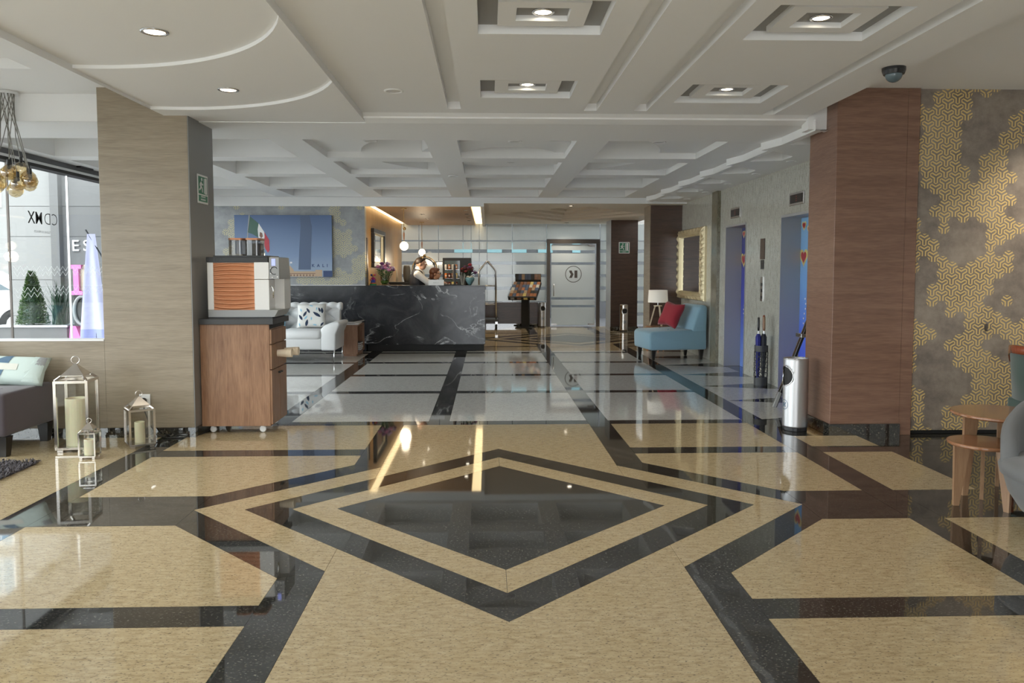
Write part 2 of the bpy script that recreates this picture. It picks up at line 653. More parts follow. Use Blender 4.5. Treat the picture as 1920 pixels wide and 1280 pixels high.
def gradient_mat(name, stops, axis='Z', rough=0.5, lo=0.0, hi=1.0, space='Object'):
    """printed picture colours along one axis of the object"""
    m = mat(name, stops[0][1], rough)
    c = coords(m, (1, 1, 1), (0, 0, 0), space)
    sp = N(m, 'ShaderNodeSeparateXYZ')
    L(m, c, 0, sp, 0)
    mr = N(m, 'ShaderNodeMapRange')
    mr.inputs[1].default_value = lo
    mr.inputs[2].default_value = hi
    L(m, sp, axis, mr, 0)
    r = ramp(m, stops)
    L(m, mr, 0, r, 'Fac')
    L(m, r, 'Color', bsdf(m), 'Base Color')
    return m


gradient_mat('print_sky', [(0.0, (0.33, 0.41, 0.52)), (0.35, (0.20, 0.28, 0.44)), (1.0, (0.085, 0.14, 0.27))], 'Z', 0.5, 0.0, 1.1)
gradient_mat('print_elevator', [(0.0, (0.16, 0.30, 0.80)), (0.45, (0.05, 0.07, 0.52)), (0.8, (0.06, 0.06, 0.34)), (1.0, (0.07, 0.08, 0.26))], 'Z', 0.25, 0.0, 2.1)
gradient_mat('print_elevator_light', [(0.0, (0.05, 0.07, 0.72)), (0.35, (0.10, 0.19, 0.80)), (0.6, (0.20, 0.42, 0.82)), (1.0, (0.28, 0.52, 0.80))], 'Z', 0.25, 0.0, 2.1)
mat('print_red', (0.45, 0.03, 0.05), 0.4)
mat('print_yellow', (0.70, 0.60, 0.22), 0.4)
mat('print_white', (0.75, 0.75, 0.74), 0.4)
mat('print_green', (0.06, 0.13, 0.10), 0.5)
mat('print_tan', (0.50, 0.36, 0.24), 0.5)
mat('print_brown', (0.22, 0.12, 0.09), 0.5)
mat('print_navy', (0.03, 0.06, 0.16), 0.5)
mat('print_slate', (0.09, 0.13, 0.22), 0.5)
mat('print_sky_pale', (0.50, 0.62, 0.70), 0.6)
mat('cushion_white', (0.76, 0.75, 0.72), 0.85)
mat('cushion_pale', (0.55, 0.64, 0.60), 0.85)
mat('cushion_slate', (0.10, 0.17, 0.25), 0.85)
mat('cushion_sky', (0.30, 0.56, 0.72), 0.85)
mat('cushion_navy', (0.02, 0.035, 0.075), 0.85)
mat('cushion_sand', (0.66, 0.65, 0.58), 0.85)
mat('toy_pink', (0.65, 0.05, 0.28), 0.7)
mat('toy_blue', (0.06, 0.08, 0.45), 0.7)
mat('toy_green', (0.04, 0.40, 0.16), 0.7)
mat('toy_orange', (0.75, 0.22, 0.04), 0.7)
G = MATS

# ================================================================== FLOOR
floor = struct(B().box(-5.2, 5.9, -3.0, 20.2, -0.12, -0.003).obj('floor', G['granite_black']))
_tile_cache = {}


def inset(poly, d):
    n = len(poly)
    out = []
    for i in range(n):
        p0, p1, p2 = Vector(poly[i - 1]), Vector(poly[i]), Vector(poly[(i + 1) % n])
        e1, e2 = (p1 - p0).normalized(), (p2 - p1).normalized()
        n1, n2 = Vector((-e1.y, e1.x)), Vector((-e2.y, e2.x))
        k = n1 + n2
        out.append(tuple(p1 + k * (d / max(0.15, 1 + n1.dot(n2)))))
    return out


def area(poly):
    return 0.5 * sum(poly[i - 1][0] * poly[i][1] - poly[i][0] * poly[i - 1][1] for i in range(len(poly)))


def clip(poly, a, b, c):
    """keep a*x + b*y >= c"""
    out = []
    n = len(poly)
    for i in range(n):
        p, q = poly[i], poly[(i + 1) % n]
        dp, dq = a * p[0] + b * p[1] - c, a * q[0] + b * q[1] - c
        if dp >= 0:
            out.append(p)
        if (dp >= 0) != (dq >= 0):
            t = dp / (dp - dq)
            out.append((p[0] + (q[0] - p[0]) * t, p[1] + (q[1] - p[1]) * t))
    return out


def tile(poly, m):
    if len(poly) < 3:
        return
    if area(poly) < 0:
        poly = poly[::-1]
    if area(poly) < 0.004:
        return
    poly = inset(poly, 0.001)
    cx = sum(p[0] for p in poly) / len(poly)
    cy = sum(p[1] for p in poly) / len(poly)
    B().prism([(x - cx, y - cy) for x, y in poly], -0.004, 0.0).obj('tile', G[m], floor, loc=(cx, cy, 0), fix=False)


def rect(x0, x1, y0, y1):
    return [(x0, y0), (x1, y0), (x1, y1), (x0, y1)]


GO, GR, BK = 'granite_gold', 'granite_grey', 'granite_black'
A1, A2, A3, A4, A5 = 1.0065, 1.279, 1.567, 1.872, 2.158


def star(xc, yc, w1, w2, h, xl, xr, yb, yt, sl, sh, panel):
    """diamond medallion with its band strips: xl/xr, yb/yt = limits, sl/sh = lower and upper cross strips"""
    d4 = [(1, 0), (0, 1), (-1, 0), (0, -1)]
    tile([(xc + A1 * dx, yc + A1 * dy) for dx, dy in d4], BK)
    for ai, ao, m in ((A1, A2, panel), (A2, A3, BK)):
        for k in range(4):
            (ax, ay), (bx, by) = d4[k], d4[(k + 1) % 4]
            tile([(xc + ai * ax, yc + ai * ay), (xc + ao * ax, yc + ao * ay), (xc + ao * bx, yc + ao * by), (xc + ai * bx, yc + ai * by)], m)
    for sx in (-1, 1):
        X = lambda v: xc + sx * v
        xe = xr if sx > 0 else xl
        for sy in (-1, 1):
            Y = lambda v: yc + sy * v
            ye = yt if sy > 0 else yb
            st = sh if sy > 0 else sl
            # outer light band, dark band, strip running on in depth
            tile([(X(w1), Y(A3 - w1)), (X(A3), Y(0)), (X(A4), Y(0)), (X(w1), Y(A4 - w1))], panel)
            tile([(X(w1), Y(A4 - w1)), (X(A4), Y(0)), (X(A5 - h), Y(h)), (X(w2), Y(A5 - w2))], BK)
            tile([(X(w1), Y(A4 - w1)), (X(w2), Y(A5 - w2)), (X(w2), ye), (X(w1), ye)], BK)
            # panel in the notch above/below the diamond
            p = rect(min(xc, X(w1)), max(xc, X(w1)), min(yc, st[1] if sy > 0 else st[0]), max(yc, st[1] if sy > 0 else st[0]))
            tile(clip(p, sx, sy, sx * xc + sy * yc + A3), panel)
            # side panels between strips
            ys = st[0] if sy > 0 else st[1]
            p = rect(min(X(w2), xe), max(X(w2), xe), min(Y(h), ys), max(Y(h), ys))
            tile(clip(p, sx, sy, sx * xc + sy * yc + A5), panel)
            tile(rect(min(X(w2), xe), max(X(w2), xe), st[0], st[1]), BK)
            yo = st[1] if sy > 0 else st[0]
            tile(rect(min(X(w2), xe), max(X(w2), xe), min(yo, ye), max(yo, ye)), panel)
        tile([(X(A4), yc), (X(A5 - h), yc + h), (xe, yc + h), (xe, yc - h), (X(A5 - h), yc - h)], BK)
    for ye, yo in ((yt, sh[1]), (yb, sl[0])):
        tile(rect(xc - w1, xc + w1, min(ye, yo), max(ye, yo)), panel)


star(0.088, 4.70, 0.876, 1.083, 0.29, -2.62, 2.478, 1.0, 7.27, (3.127, 3.325), (6.07, 6.28), GO)
tile(rect(-2.62, 2.478, -3.0, 1.0), GO)
for x0, x1 in ((-2.84, -2.62), (2.478, 2.686)):
    for y0, y1 in ((-3.0, 3.127), (3.127, 4.41), (4.41, 4.99), (4.99, 6.28), (6.28, 7.27)):
        tile(rect(x0, x1, y0, y1), BK)
for y0, y1, m in ((-3, 3.127, GO), (3.127, 3.325, BK), (3.325, 4.41, GO), (4.41, 4.99, BK), (4.99, 6.07, GO), (6.07, 6.28, BK), (6.28, 6.68, GO)):
    tile(rect(2.686, 3.25, y0, y1), m)
    tile(rect(3.25, 5.85, y0, y1), GO if (y1 < 4.5 and m == GO) else BK)
for x0, x1 in ((-5.2, -4.0), (-4.0, -2.84)):
    for y0, y1 in ((-3, 0.0), (0, 3.2), (3.2, 5.0), (5.0, 6.8)):
        tile(rect(x0, x1, y0, y1), GO)
# middle hall: grey panels between dark strips
XS = [(-5.2, -3.6), (-3.4, -2.08), (-1.88, -0.565), (-0.368, 0.96), (1.167, 2.478)]
XB = [(-3.6, -3.4), (-2.08, -1.88), (-0.565, -0.368), (0.96, 1.167), (2.478, 2.686)]
YL = [(7.27, 7.45), (9.16, 9.34), (10.68, 10.86), (12.16, 12.34), (13.62, 13.80)]
for i, (l0, l1) in enumerate(YL):
    y2 = YL[i + 1][0] if i < 4 else 14.0
    for x0, x1 in XS:
        tile(rect(x0, x1, l0, l1), BK)
        tile(rect(x0, x1, l1, y2), GR)
    for x0, x1 in XB:
        tile(rect(x0, x1, l0, y2), BK)
for k in range(6):
    y0 = 7.45 + 1.09 * k
    y1 = y0 + 1.09
    tile([(2.686, y0), (3.62, y0 + 0.28), (3.62, y1 - 0.27), (2.686, y1)], GR)
    tile([(2.686, y0), (3.62, y0), (3.62, y0 + 0.28)], BK)
    tile([(2.686, y1), (3.62, y1 - 0.27), (3.62, y1)], BK)
# far hall: a second medallion
star(1.82, 16.5, 0.655, 0.862, 0.22, -0.2, 3.9, 14.0, 20.1, (14.75, 14.92), (17.95, 18.12), GO)

# ================================================================== CEILINGS
def ceil_holes(x0, x1, y0, y1, z, holes, m, skirt=0.0, open_top=False, name='ceiling'):
    """soffit at z with rectangular recesses (x0, x1, y0, y1, depth)"""
    b = B()
    xs = sorted({x0, x1, *[h[0] for h in holes], *[h[1] for h in holes]})
    ys = sorted({y0, y1, *[h[2] for h in holes], *[h[3] for h in holes]})
    for i in range(len(xs) - 1):
        for j in range(len(ys) - 1):
            cx, cy = (xs[i] + xs[i + 1]) / 2, (ys[j] + ys[j + 1]) / 2
            if any(h[0] < cx < h[1] and h[2] < cy < h[3] for h in holes):
                continue
            b.face([(xs[i], ys[j], z), (xs[i], ys[j + 1], z), (xs[i + 1], ys[j + 1], z), (xs[i + 1], ys[j], z)])
    for hx0, hx1, hy0, hy1, d in holes:
        t = z + d
        c = [(hx0, hy0), (hx1, hy0), (hx1, hy1), (hx0, hy1)]
        for k in range(4):
            p, q = c[k], c[(k + 1) % 4]
            b.face([(*p, z), (*q, z), (*q, t), (*p, t)])
        if not open_top:
            b.face([(hx0, hy0, t), (hx0, hy1, t), (hx1, hy1, t), (hx1, hy0, t)])
    if skirt:
        c = [(x0, y0), (x1, y0), (x1, y1), (x0, y1)]
        for k in range(4):
            p, q = c[k], c[(k + 1) % 4]
            b.face([(*p, z), (*p, z + skirt), (*q, z + skirt), (*q, z)])
    return struct(b.obj(name, G[m], fix=False))


# unseen roof slab over everything, added to keep sky light out
struct(B().box(-5.35, 6.0, -3.0, 20.3, 3.32, 3.5).obj('ceiling', G['ceiling_white']))

# near bay: panels framed by channels, stepped square coffers
ZN = 2.82
near_coffers = [(-0.05, 0.66, 4.03, 4.60), (-0.05, 0.66, 5.70, 6.27), (1.52, 2.24, 4.06, 4.67), (1.52, 2.24, 5.78, 6.40),
                (-0.05, 0.66, 2.35, 2.95), (1.52, 2.24, 2.35, 2.95)]
grooves = [(-0.33, -0.22, -3, 6.70, 0.06), (0.83, 0.94, -3, 6.74, 0.06), (1.26, 1.37, -3, 6.74, 0.06), (2.42, 2.52, -3, 6.86, 0.06)]
zs = ZN
near = ceil_holes(-1.08, 2.85, -3.0, 6.93, ZN, grooves + [(*c, 0.055) for c in near_coffers], 'ceiling_white', 0.45, open_top=False)
# the coffer holes are closed by stepped coffers hung above the opening
for c in near_coffers:
    x0, x1, y0, y1 = c
    e = 0.11
    b = B()
    z1, z2, z3 = ZN + 0.053, ZN + 0.10, ZN + 0.15

    def frame(b, a, i, z):
        (ax0, ax1, ay0, ay1), (ix0, ix1, iy0, iy1) = a, i
        b.face([(ax0, ay0, z), (ax1, ay0, z), (ix1, iy0, z), (ix0, iy0, z)])
        b.face([(ax1, ay0, z), (ax1, ay1, z), (ix1, iy1, z), (ix1, iy0, z)])
        b.face([(ax1, ay1, z), (ax0, ay1, z), (ix0, iy1, z), (ix1, iy1, z)])
        b.face([(ax0, ay1, z), (ax0, ay0, z), (ix0, iy0, z), (ix0, iy1, z)])
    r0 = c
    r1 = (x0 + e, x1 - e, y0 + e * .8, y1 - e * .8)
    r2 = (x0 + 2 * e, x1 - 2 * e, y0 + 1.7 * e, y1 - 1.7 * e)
    # drop frame standing in the recess, darker grey ground around it
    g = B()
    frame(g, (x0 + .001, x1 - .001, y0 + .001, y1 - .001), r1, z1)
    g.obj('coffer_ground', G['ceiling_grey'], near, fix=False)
    f = B()
    zi = ZN + 0.02
    f.box(r1[0], r1[1], r1[2], r1[2] + 0.09, zi, z1)
    f.box(r1[0], r1[1], r1[3] - 0.09, r1[3], zi, z1)
    f.box(r1[0], r1[0] + 0.10, r1[2] + 0.09, r1[3] - 0.09, zi, z1)
    f.box(r1[1] - 0.10, r1[1], r1[2] + 0.09, r1[3] - 0.09, zi, z1)
    f.obj('coffer_frame', G['ceiling_white'], near)
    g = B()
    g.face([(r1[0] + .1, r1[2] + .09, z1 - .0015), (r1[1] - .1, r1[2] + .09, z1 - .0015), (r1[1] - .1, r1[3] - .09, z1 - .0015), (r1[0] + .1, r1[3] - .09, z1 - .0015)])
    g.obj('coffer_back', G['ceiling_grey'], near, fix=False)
# thin mouldings across the end of the near bay
struct(B().slab_x([(6.87, 2.8195), (6.93, 2.798), (6.935, 2.785), (7.06, 2.76), (7.06, 2.9), (6.87, 2.9)], -1.08, 2.85).obj('trim_1', G['ceiling_white']))

# left bay with two scalloped steps
b = B()
nx = 28
x_l, x_r = -2.75, -1.08
pts = [x_l + (x_r - x_l) * i / nx for i in range(nx + 1)]
arc2 = lambda x: 5.05 + math.sqrt(max(0.0, 1.51 ** 2 - (x + 2.5) ** 2))
arc1 = lambda x: 3.78 + math.sqrt(max(0.0, 1.57 ** 2 - (x + 2.6) ** 2))
for i in range(nx):
    a, c = pts[i], pts[i + 1]
    for f0, f1, z in ((lambda x: -3.0, arc1, 2.815), (arc1, arc2, 2.792), (arc2, lambda x: 7.052, 2.768)):
        b.face([(a, f0(a), z), (a, f1(a), z), (c, f1(c), z), (c, f0(c), z)])
    for f, z0, z1 in ((arc1, 2.792, 2.815), (arc2, 2.768, 2.792)):
        b.face([(a, f(a), z0), (c, f(c), z0), (c, f(c), z1), (a, f(a), z1)])
b.face([(x_r, -3, 2.768), (x_r, 7.05, 2.768), (x_r, 7.05, 3.3), (x_r, -3, 3.3)])
b.face([(x_l, -3, 2.768), (x_l, 7.05, 2.768), (x_l, 7.05, 3.3), (x_l, -3, 3.3)])
struct(b.obj('ceiling', G['ceiling_white'], fix=False))
# higher lounge ceilings left and right of the near bay
ceil_holes(-5.3, -2.75, -3, 7.05, 3.0, [(-4.6, -3.5, 5.2, 6.2, 0.08)], 'ceiling_white')
ceil_holes(2.85, 5.9, -3, 6.72, 3.02, [], 'ceiling_white')
struct(B().box(2.85, 3.62, 6.9, 7.05, 2.70, 3.3).obj('trim_2', G['ceiling_white']))

# middle hall: coffer grid
ZM = 2.76
CX = [(-4.95, -3.72), (-3.39, -2.18), (-1.85, -0.63), (-0.30, 0.91), (1.235, 2.455)]
CY = [(7.93, 9.17), (9.50, 10.72), (11.07, 12.33), (12.70, 13.88)]
mid = ceil_holes(-5.3, 2.9, 7.05, 14.06, ZM, [(*cx, *cy, 0.32) for cx in CX for cy in CY], 'ceiling_white', 0.0, open_top=True)
b = B()
b.face([(-5.3, 7.05, ZM + 0.32), (-5.3, 14.06, ZM + 0.32), (2.9, 14.06, ZM + 0.32), (2.9, 7.05, ZM + 0.32)])
b.obj('coffer_back', G['ceiling_white'], mid, fix=False)
struct(B().box(-5.3, -1.08, 7.051, 7.12, 2.761, 3.3).obj('trim_6', G['ceiling_white']))
struct(B().box(-1.08, 2.85, 7.061, 7.12, 2.761, 3.3).obj('trim_7', G['ceiling_white']))
# big stepped rings seen inside the coffers
for (r0, r1, zz) in ((1.75, 2.45, 0.07), (0.55, 1.05, 0.07)):
    b = B()
    n = 72
    prof = lambda t, r, z: (0.28 + r * math.cos(t), 9.35 + r * math.sin(t), z)
    for k in range(n):
        t0, t1 = 2 * PI * k / n, 2 * PI * (k + 1) / n
        za, zb = ZM + zz, ZM + 0.32
        b.face([prof(t0, r0, za), prof(t1, r0, za), prof(t1, r1, za), prof(t0, r1, za)])
        b.face([prof(t0, r1, za), prof(t1, r1, za), prof(t1, r1, zb), prof(t0, r1, zb)])
        b.face([prof(t0, r0, za), prof(t1, r0, za), prof(t1, r0, zb), prof(t0, r0, zb)])
    b.obj('ceiling_ring', G['ceiling_white'], mid, fix=False)
# saw-tooth border along the lift wall, one kite recess per tooth
b = B()
zb = 2.685
y = 6.86
k = 0
while y < 14.0:
    y1 = y + 1.155
    c = [(2.9, y), (3.62, y), (3.62, y1), (2.9, y1)]
    h = [(2.97, y + 0.05), (3.31, y + 0.40), (3.31, y + 0.70), (2.97, y + 0.79)]
    for i in range(4):
        p, q, r, s_ = c[i], c[(i + 1) % 4], h[(i + 1) % 4], h[i]
        b.face([(*p, zb), (*q, zb), (*r, zb), (*s_, zb)])
        b.face([(*s_, zb), (*r, zb), (*r, zb + 0.13), (*s_, zb + 0.13)])
    b.face([(*p, zb + 0.13) for p in h])
    # tooth standing left of the border
    t = [(2.9, y + 0.79), (2.9, y + 1.155), (2.82, y + 1.155)]
    b.face([(*p, zb) for p in t])
    b.face([(*t[0], zb), (*t[2], zb), (*t[2], ZM), (*t[0], ZM)])
    b.face([(*t[1], zb), (*t[2], zb), (*t[2], ZM), (*t[1], ZM)])
    b.face([(2.9, y, zb), (2.9, y1, zb), (2.9, y1, ZM + .02), (2.9, y, ZM + .02)])
    y = y1
struct(b.obj('ceiling', G['ceiling_white'], fix=False))

# reception: drop beam, timber ceiling with light coves; far hall ceiling
struct(B().box(-5.3, -0.06, 14.061, 14.12, 2.60, 3.3).obj('trim_3', G['ceiling_white']))
struct(B().box(-0.059, 3.7, 14.061, 14.12, 2.66, 3.3).obj('trim_4', G['ceiling_white']))
struct(B().box(-0.12, -0.06, 14.121, 20.15, 2.60, 3.3).obj('trim_5', G['ceiling_white']))
struct(B().box(-2.05, -0.30, 14.2, 20.15, 2.62, 2.66).obj('ceiling', G['wood_ceiling']))
struct(B().box(-2.25, -0.1, 14.12, 20.15, 2.72, 2.76).obj('ceiling', G['ceiling_white']))
for i, (x0, x1, y0, y1) in enumerate(((-2.2, -2.06, 14.14, 20.1), (-0.29, -0.13, 14.14, 20.1), (-2.05, -0.3, 14.13, 14.19))):
    o = B().box(x0, x1, y0, y1, 2.655, 2.67).obj('cove_light', G['cove_lit'])
    tag(o, ['warm light cove along the timber wall above the reception', 'warm light cove at the open right edge of the reception ceiling', 'thin warm light cove behind the beam over the reception desk'][i], 'cove light', 'reception ceiling coves')
# far hall: stepped diamond frames
b = B()
zf = 2.66
xc, yc = 1.82, 16.9
hb = [(-0.06, 14.12), (3.75, 14.12), (3.75, 20.2), (-0.06, 20.2)]
lv = [(1.75, 2.3), (1.45, 1.95), (1.1, 1.5), (0.7, 1.0)]
rings_ = [[(xc - a, yc - c * .0), (xc, yc - c), (xc + a, yc), (xc, yc + c)] for a, c in lv]
# outer plate around the first diamond
d = rings_[0]
mids = [(-0.06, yc), (xc, 14.12), (3.75, yc), (xc, 20.2)]
for i in range(4):
    p, q = d[i], d[(i + 1) % 4]
    corner = [(-0.06, 14.12), (3.75, 14.12), (3.75, 20.2), (-0.06, 20.2)][i]
    b.face([(*mids[i], zf), (*corner, zf), (*mids[(i + 1) % 4], zf), (*q, zf), (*p, zf)])
z = zf
for i in range(4):
    a = rings_[i]
    z2 = z + 0.05
    for j in range(4):
        b.face([(*a[j], z), (*a[(j + 1) % 4], z), (*a[(j + 1) % 4], z2), (*a[j], z2)])
    if i < 3:
        c = rings_[i + 1]
        for j in range(4):
            b.face([(*a[j], z2), (*a[(j + 1) % 4], z2), (*c[(j + 1) % 4], z2), (*c[j], z2)])
    else:
        b.face([(*p, z2) for p in a])
    z = z2
struct(b.obj('ceiling', G['ceiling_beige'], fix=False))

# ================================================================== WALLS, COLUMNS
# left column with its low wall
cl = struct(B().box(-3.31, -2.556, 6.80, 7.38, 0.085, 3.02).obj('wall_column_left', G['wood_column'], bevel=0.004))
B().box(-2.556, -2.548, 6.80, 7.385, 0.085, 3.02).obj('panel', G['laminate_grey'], cl)
struct(B().box(-3.33, -2.545, 6.79, 7.39, 0.0, 0.085).obj('baseboard_left', G['granite_black']))
pw = struct(B().box(-5.2, -3.31, 6.80, 6.94, 0.085, 0.845).obj('wall_left', G['wood_column']))
B().box(-5.2, -3.312, 6.795, 6.945, 0.845, 0.857).obj('wall_capping', G['white_paint'], pw)
struct(B().box(-5.2, -3.33, 6.79, 6.95, 0.0, 0.085).obj('baseboard_left', G['granite_black']))
# right column
cr = struct(B().box(3.015, 3.635, 6.69, 7.25, 0.10, 3.02).obj('wall_column_right', G['wood_column_red'], bevel=0.004))
B().box(3.635, 3.74, 6.69, 7.0, 0.0, 3.02).obj('panel', G['wood_column_red'], cr)
struct(B().box(3.005, 3.64, 6.68, 7.26, 0.0, 0.10).obj('baseboard_right', G['granite_black']))
# papered wall with a flush door
wp = struct(B().box(3.74, 5.9, 6.72, 6.9, 0.035, 3.02).obj('wall_back_right', G['wallpaper_brown']))
B().box(3.74, 5.9, 6.74, 6.9, 0.0, 0.035).obj('plinth', G['black_matte'], wp)  # black strip standing in for the shaded gap under the papered wall
dr = struct(B().box(3.755, 4.455, 6.712, 6.722, 0.045, 2.98).obj('door_2', G['wallpaper_brown']))
hd = B()
hd.box(4.395, 4.412, 6.700, 6.713, 0.915, 0.985)
hd.obj('door_handle', G['bronze_frame'], dr, bevel=0.003)
struct(B().box(5.85, 6.0, -3, 6.9, 0, 3.3).obj('wall_right', G['plaster']))
# granite lift wall with two openings
XW = 3.62
rw = struct(B().box(XW, 4.4, 11.71, 14.5, 0, 2.72).obj('wall_lift', G['granite_wall']))
for y0, y1, z0, z1 in ((7.25, 8.58, 0, 2.72), (8.58, 9.49, 2.125, 2.72), (9.49, 10.80, 0, 2.72), (10.80, 11.71, 2.125, 2.72)):
    B().box(XW, 4.4, y0, y1, z0, z1).obj('slab', G['granite_wall'], rw)
B().box(XW - 0.05, XW + 0.01, 12.02, 12.32, 0, 2.70).obj('strip', G['granite_strip'], rw)
# dark columns of the far hall
c2 = struct(B().box(3.03, 3.64, 14.4, 14.95, 0, 2.76).obj('wall_column_back', G['wood_column_dark']))
B().box(3.022, 3.03, 14.4, 14.95, 0, 2.76).obj('panel', G['wood_column'], c2)  # lighter wood colours in the light falling on this side face
c3 = struct(B().box(2.97, 3.62, 18.65, 19.3, 0.10, 2.66).obj('wall_column_back', G['wood_column_dark']))
B().box(2.955, 2.97, 18.63, 19.3, 0, 2.66).obj('panel', G['steel_brushed'], c3)
struct(B().box(2.96, 3.64, 18.63, 19.31, 0, 0.10).obj('baseboard_back', G['granite_black']))
struct(B().box(3.64, 4.4, 14.5, 14.95, 0, 2.76).obj('wall_lift_end', G['plaster']))
struct(B().box(4.4, 4.5, 14.5, 20.2, 0, 2.76).obj('wall_right_far', G['plaster']))
# papered wall with marble dado, timber side wall of the reception
wb = struct(B().box(-5.3, -2.2, 14.12, 14.3, 1.185, 2.62).obj('wall_back_left', G['wallpaper_grey']))
B().box(-5.3, -2.19, 14.10, 14.3, 0.0, 1.185).obj('dado', G['marble_black'], wb)
B().box(-5.3, -2.19, 14.095, 14.12, 1.185, 1.195).obj('dado_rail', G['white_paint'], wb)
ws = struct(B().box(-2.3, -2.2, 14.3, 20.15, 0, 2.72).obj('wall_reception', G['wood_wall_gold']))
B().box(-2.2, -2.19, 14.3, 14.42, 0, 2.05).obj('niche', G['wood_column_dark'], ws)
# low dark wall under the back glazing
lw = struct(B().box(-2.3, 1.54, 20.10, 20.25, 0.08, 0.63).obj('wall_back', G['wood_column_dark']))
B().box(-2.3, 1.54, 20.09, 20.25, 0, 0.08).obj('plinth', G['granite_black'], lw)

# back glazing: panes with frosted bands
def glazed(name, x0, x1, z0, z1, y=20.16, bands=None, parent=None):
    p = B().box(x0, x1, y, y + 0.012, z0, z1).obj(name, G['glass_clear'], parent)
    for b0, b1 in bands:
        B().box(x0 + 0.006, x1 - 0.006, y - 0.003, y - 0.0005, b0, b1).obj('frosted_band', G['glass_frosted'], p)
    return p


BANDS = [(0.66, 0.955), (1.04, 1.285), (1.36, 1.605), (1.69, 1.91), (2.0, 2.20), (2.235, 2.65)]
edges = [-2.2, -1.75, -1.25, -0.62, -0.41, -0.20, 0.0, 0.65, 1.54]
for i in range(len(edges) - 1):
    struct(glazed('window_%d' % (i + 1), edges[i], edges[i + 1] - 0.006, 0.63, 2.66, bands=BANDS))
struct(glazed('window_9', 1.54, 2.92, 2.26, 2.66, bands=[(2.27, 2.65)]))
struct(glazed('window_10', 2.93, 3.14, 0.63, 2.66, bands=BANDS))
struct(glazed('window_11', 3.15, 4.4, 0.05, 2.66, bands=[(0.06, 0.28), (0.36, 0.60)] + BANDS))
for x in edges[3:7]:
    B().box(x - 0.004, x, 20.148, 20.156, 0.64, 2.65).obj('window_joint', G['grey_plastic'], bpy.data.objects['window_4'])
# glass door with dark frame
d1 = struct(B().box(1.54, 1.63, 20.10, 20.22, 0, 2.26).obj('door_1', G['bronze_frame']))
B().box(2.83, 2.92, 20.10, 20.22, 0, 2.26).obj('door_frame', G['bronze_frame'], d1)
B().box(1.54, 2.92, 20.09, 20.22, 2.15, 2.26).obj('door_head', G['bronze_frame'], d1)
lf = B().box(1.65, 2.81, 20.15, 20.162, 0.03, 2.14).obj('door_leaf', G['glass_clear'], d1)
for b0, b1 in ((0.04, 0.50), (0.56, 0.70), (0.76, 1.60), (1.67, 1.90), (1.98, 2.13)):
    B().box(1.66, 2.80, 20.146, 20.149, b0, b1).obj('frosted_band', G['glass_frosted'], lf)
for z0 in (0.03, 2.08):
    B().box(2.62, 2.80, 20.135, 20.17, z0, z0 + 0.05).obj('hinge_plate', G['steel'], lf)
B().box(1.66, 1.80, 20.135, 20.17, 0.03, 0.08).obj('hinge_plate', G['steel'], lf)
B().tube([(1.72, 20.14, 0.80), (1.72, 20.08, 0.80), (1.72, 20.08, 1.10), (1.72, 20.14, 1.10)], 0.012, 8).obj('door_handle', G['steel'], lf, smooth=True)


def logo(parent, c, r, m, y, name='emblem'):
    """ring with a mirrored block letter K"""
    b = B()
    n = 48
    for k in range(n):
        t0, t1 = 2 * PI * k / n, 2 * PI * (k + 1) / n
        P = lambda t, rr: (c[0] + rr * math.cos(t), y, c[1] + rr * math.sin(t))
        b.face([P(t0, r * .92), P(t0, r), P(t1, r), P(t1, r * .92)])
    s = r
    for poly in ([(0.13, -0.45), (0.48, -0.45), (0.48, 0.45), (0.13, 0.45)],
                 [(-0.52, 0.45), (-0.20, 0.45), (-0.12, 0.22), (0.02, 0.0), (-0.30, 0.0), (-0.46, 0.2)],
                 [(-0.30, 0.0), (0.02, 0.0), (-0.18, -0.45), (-0.52, -0.45)]):
        b.face([(c[0] + px * s, y, c[1] + pz * s) for px, pz in poly])
    return b.obj(name, m, parent)


logo(lf, (2.235, 1.36), 0.215, G['bronze_frame'], 20.143)
# back room seen through the clear bands
struct(B().box(-5, 6, 20.3, 24, -0.1, -0.01).obj('floor_back_room', G['corridor_dark']))
struct(B().box(-5, 6, 23.8, 24, -0.1, 3.6).obj('wall_back_room', G['corridor_dark']))
for x0, x1 in ((-1.0, -.45), (0.0, .45), (.75, 1.2), (1.55, 2.0), (2.6, 2.85)):
    B().box(x0, x1, 23.77, 23.8, 2.0, 2.3).obj('high_window', G['teal_window'], bpy.data.objects['wall_back_room'])
struct(B().box(-2.3, 4.5, 20.16, 20.3, 2.66, 3.4).obj('wall_back_head', G['plaster']))

# unseen wall behind the camera, added to cut rear light, with a wide doorway
fw_ = struct(B().box(-5.35, -1.6, -3.15, -3.0, 0, 3.4).obj('wall_added_behind', G['plaster']))
B().box(1.6, 6.0, -3.15, -3.0, 0, 3.4).obj('wall_piece', G['plaster'], fw_)
B().box(-1.6, 1.6, -3.15, -3.0, 2.4, 3.4).obj('wall_piece', G['plaster'], fw_)
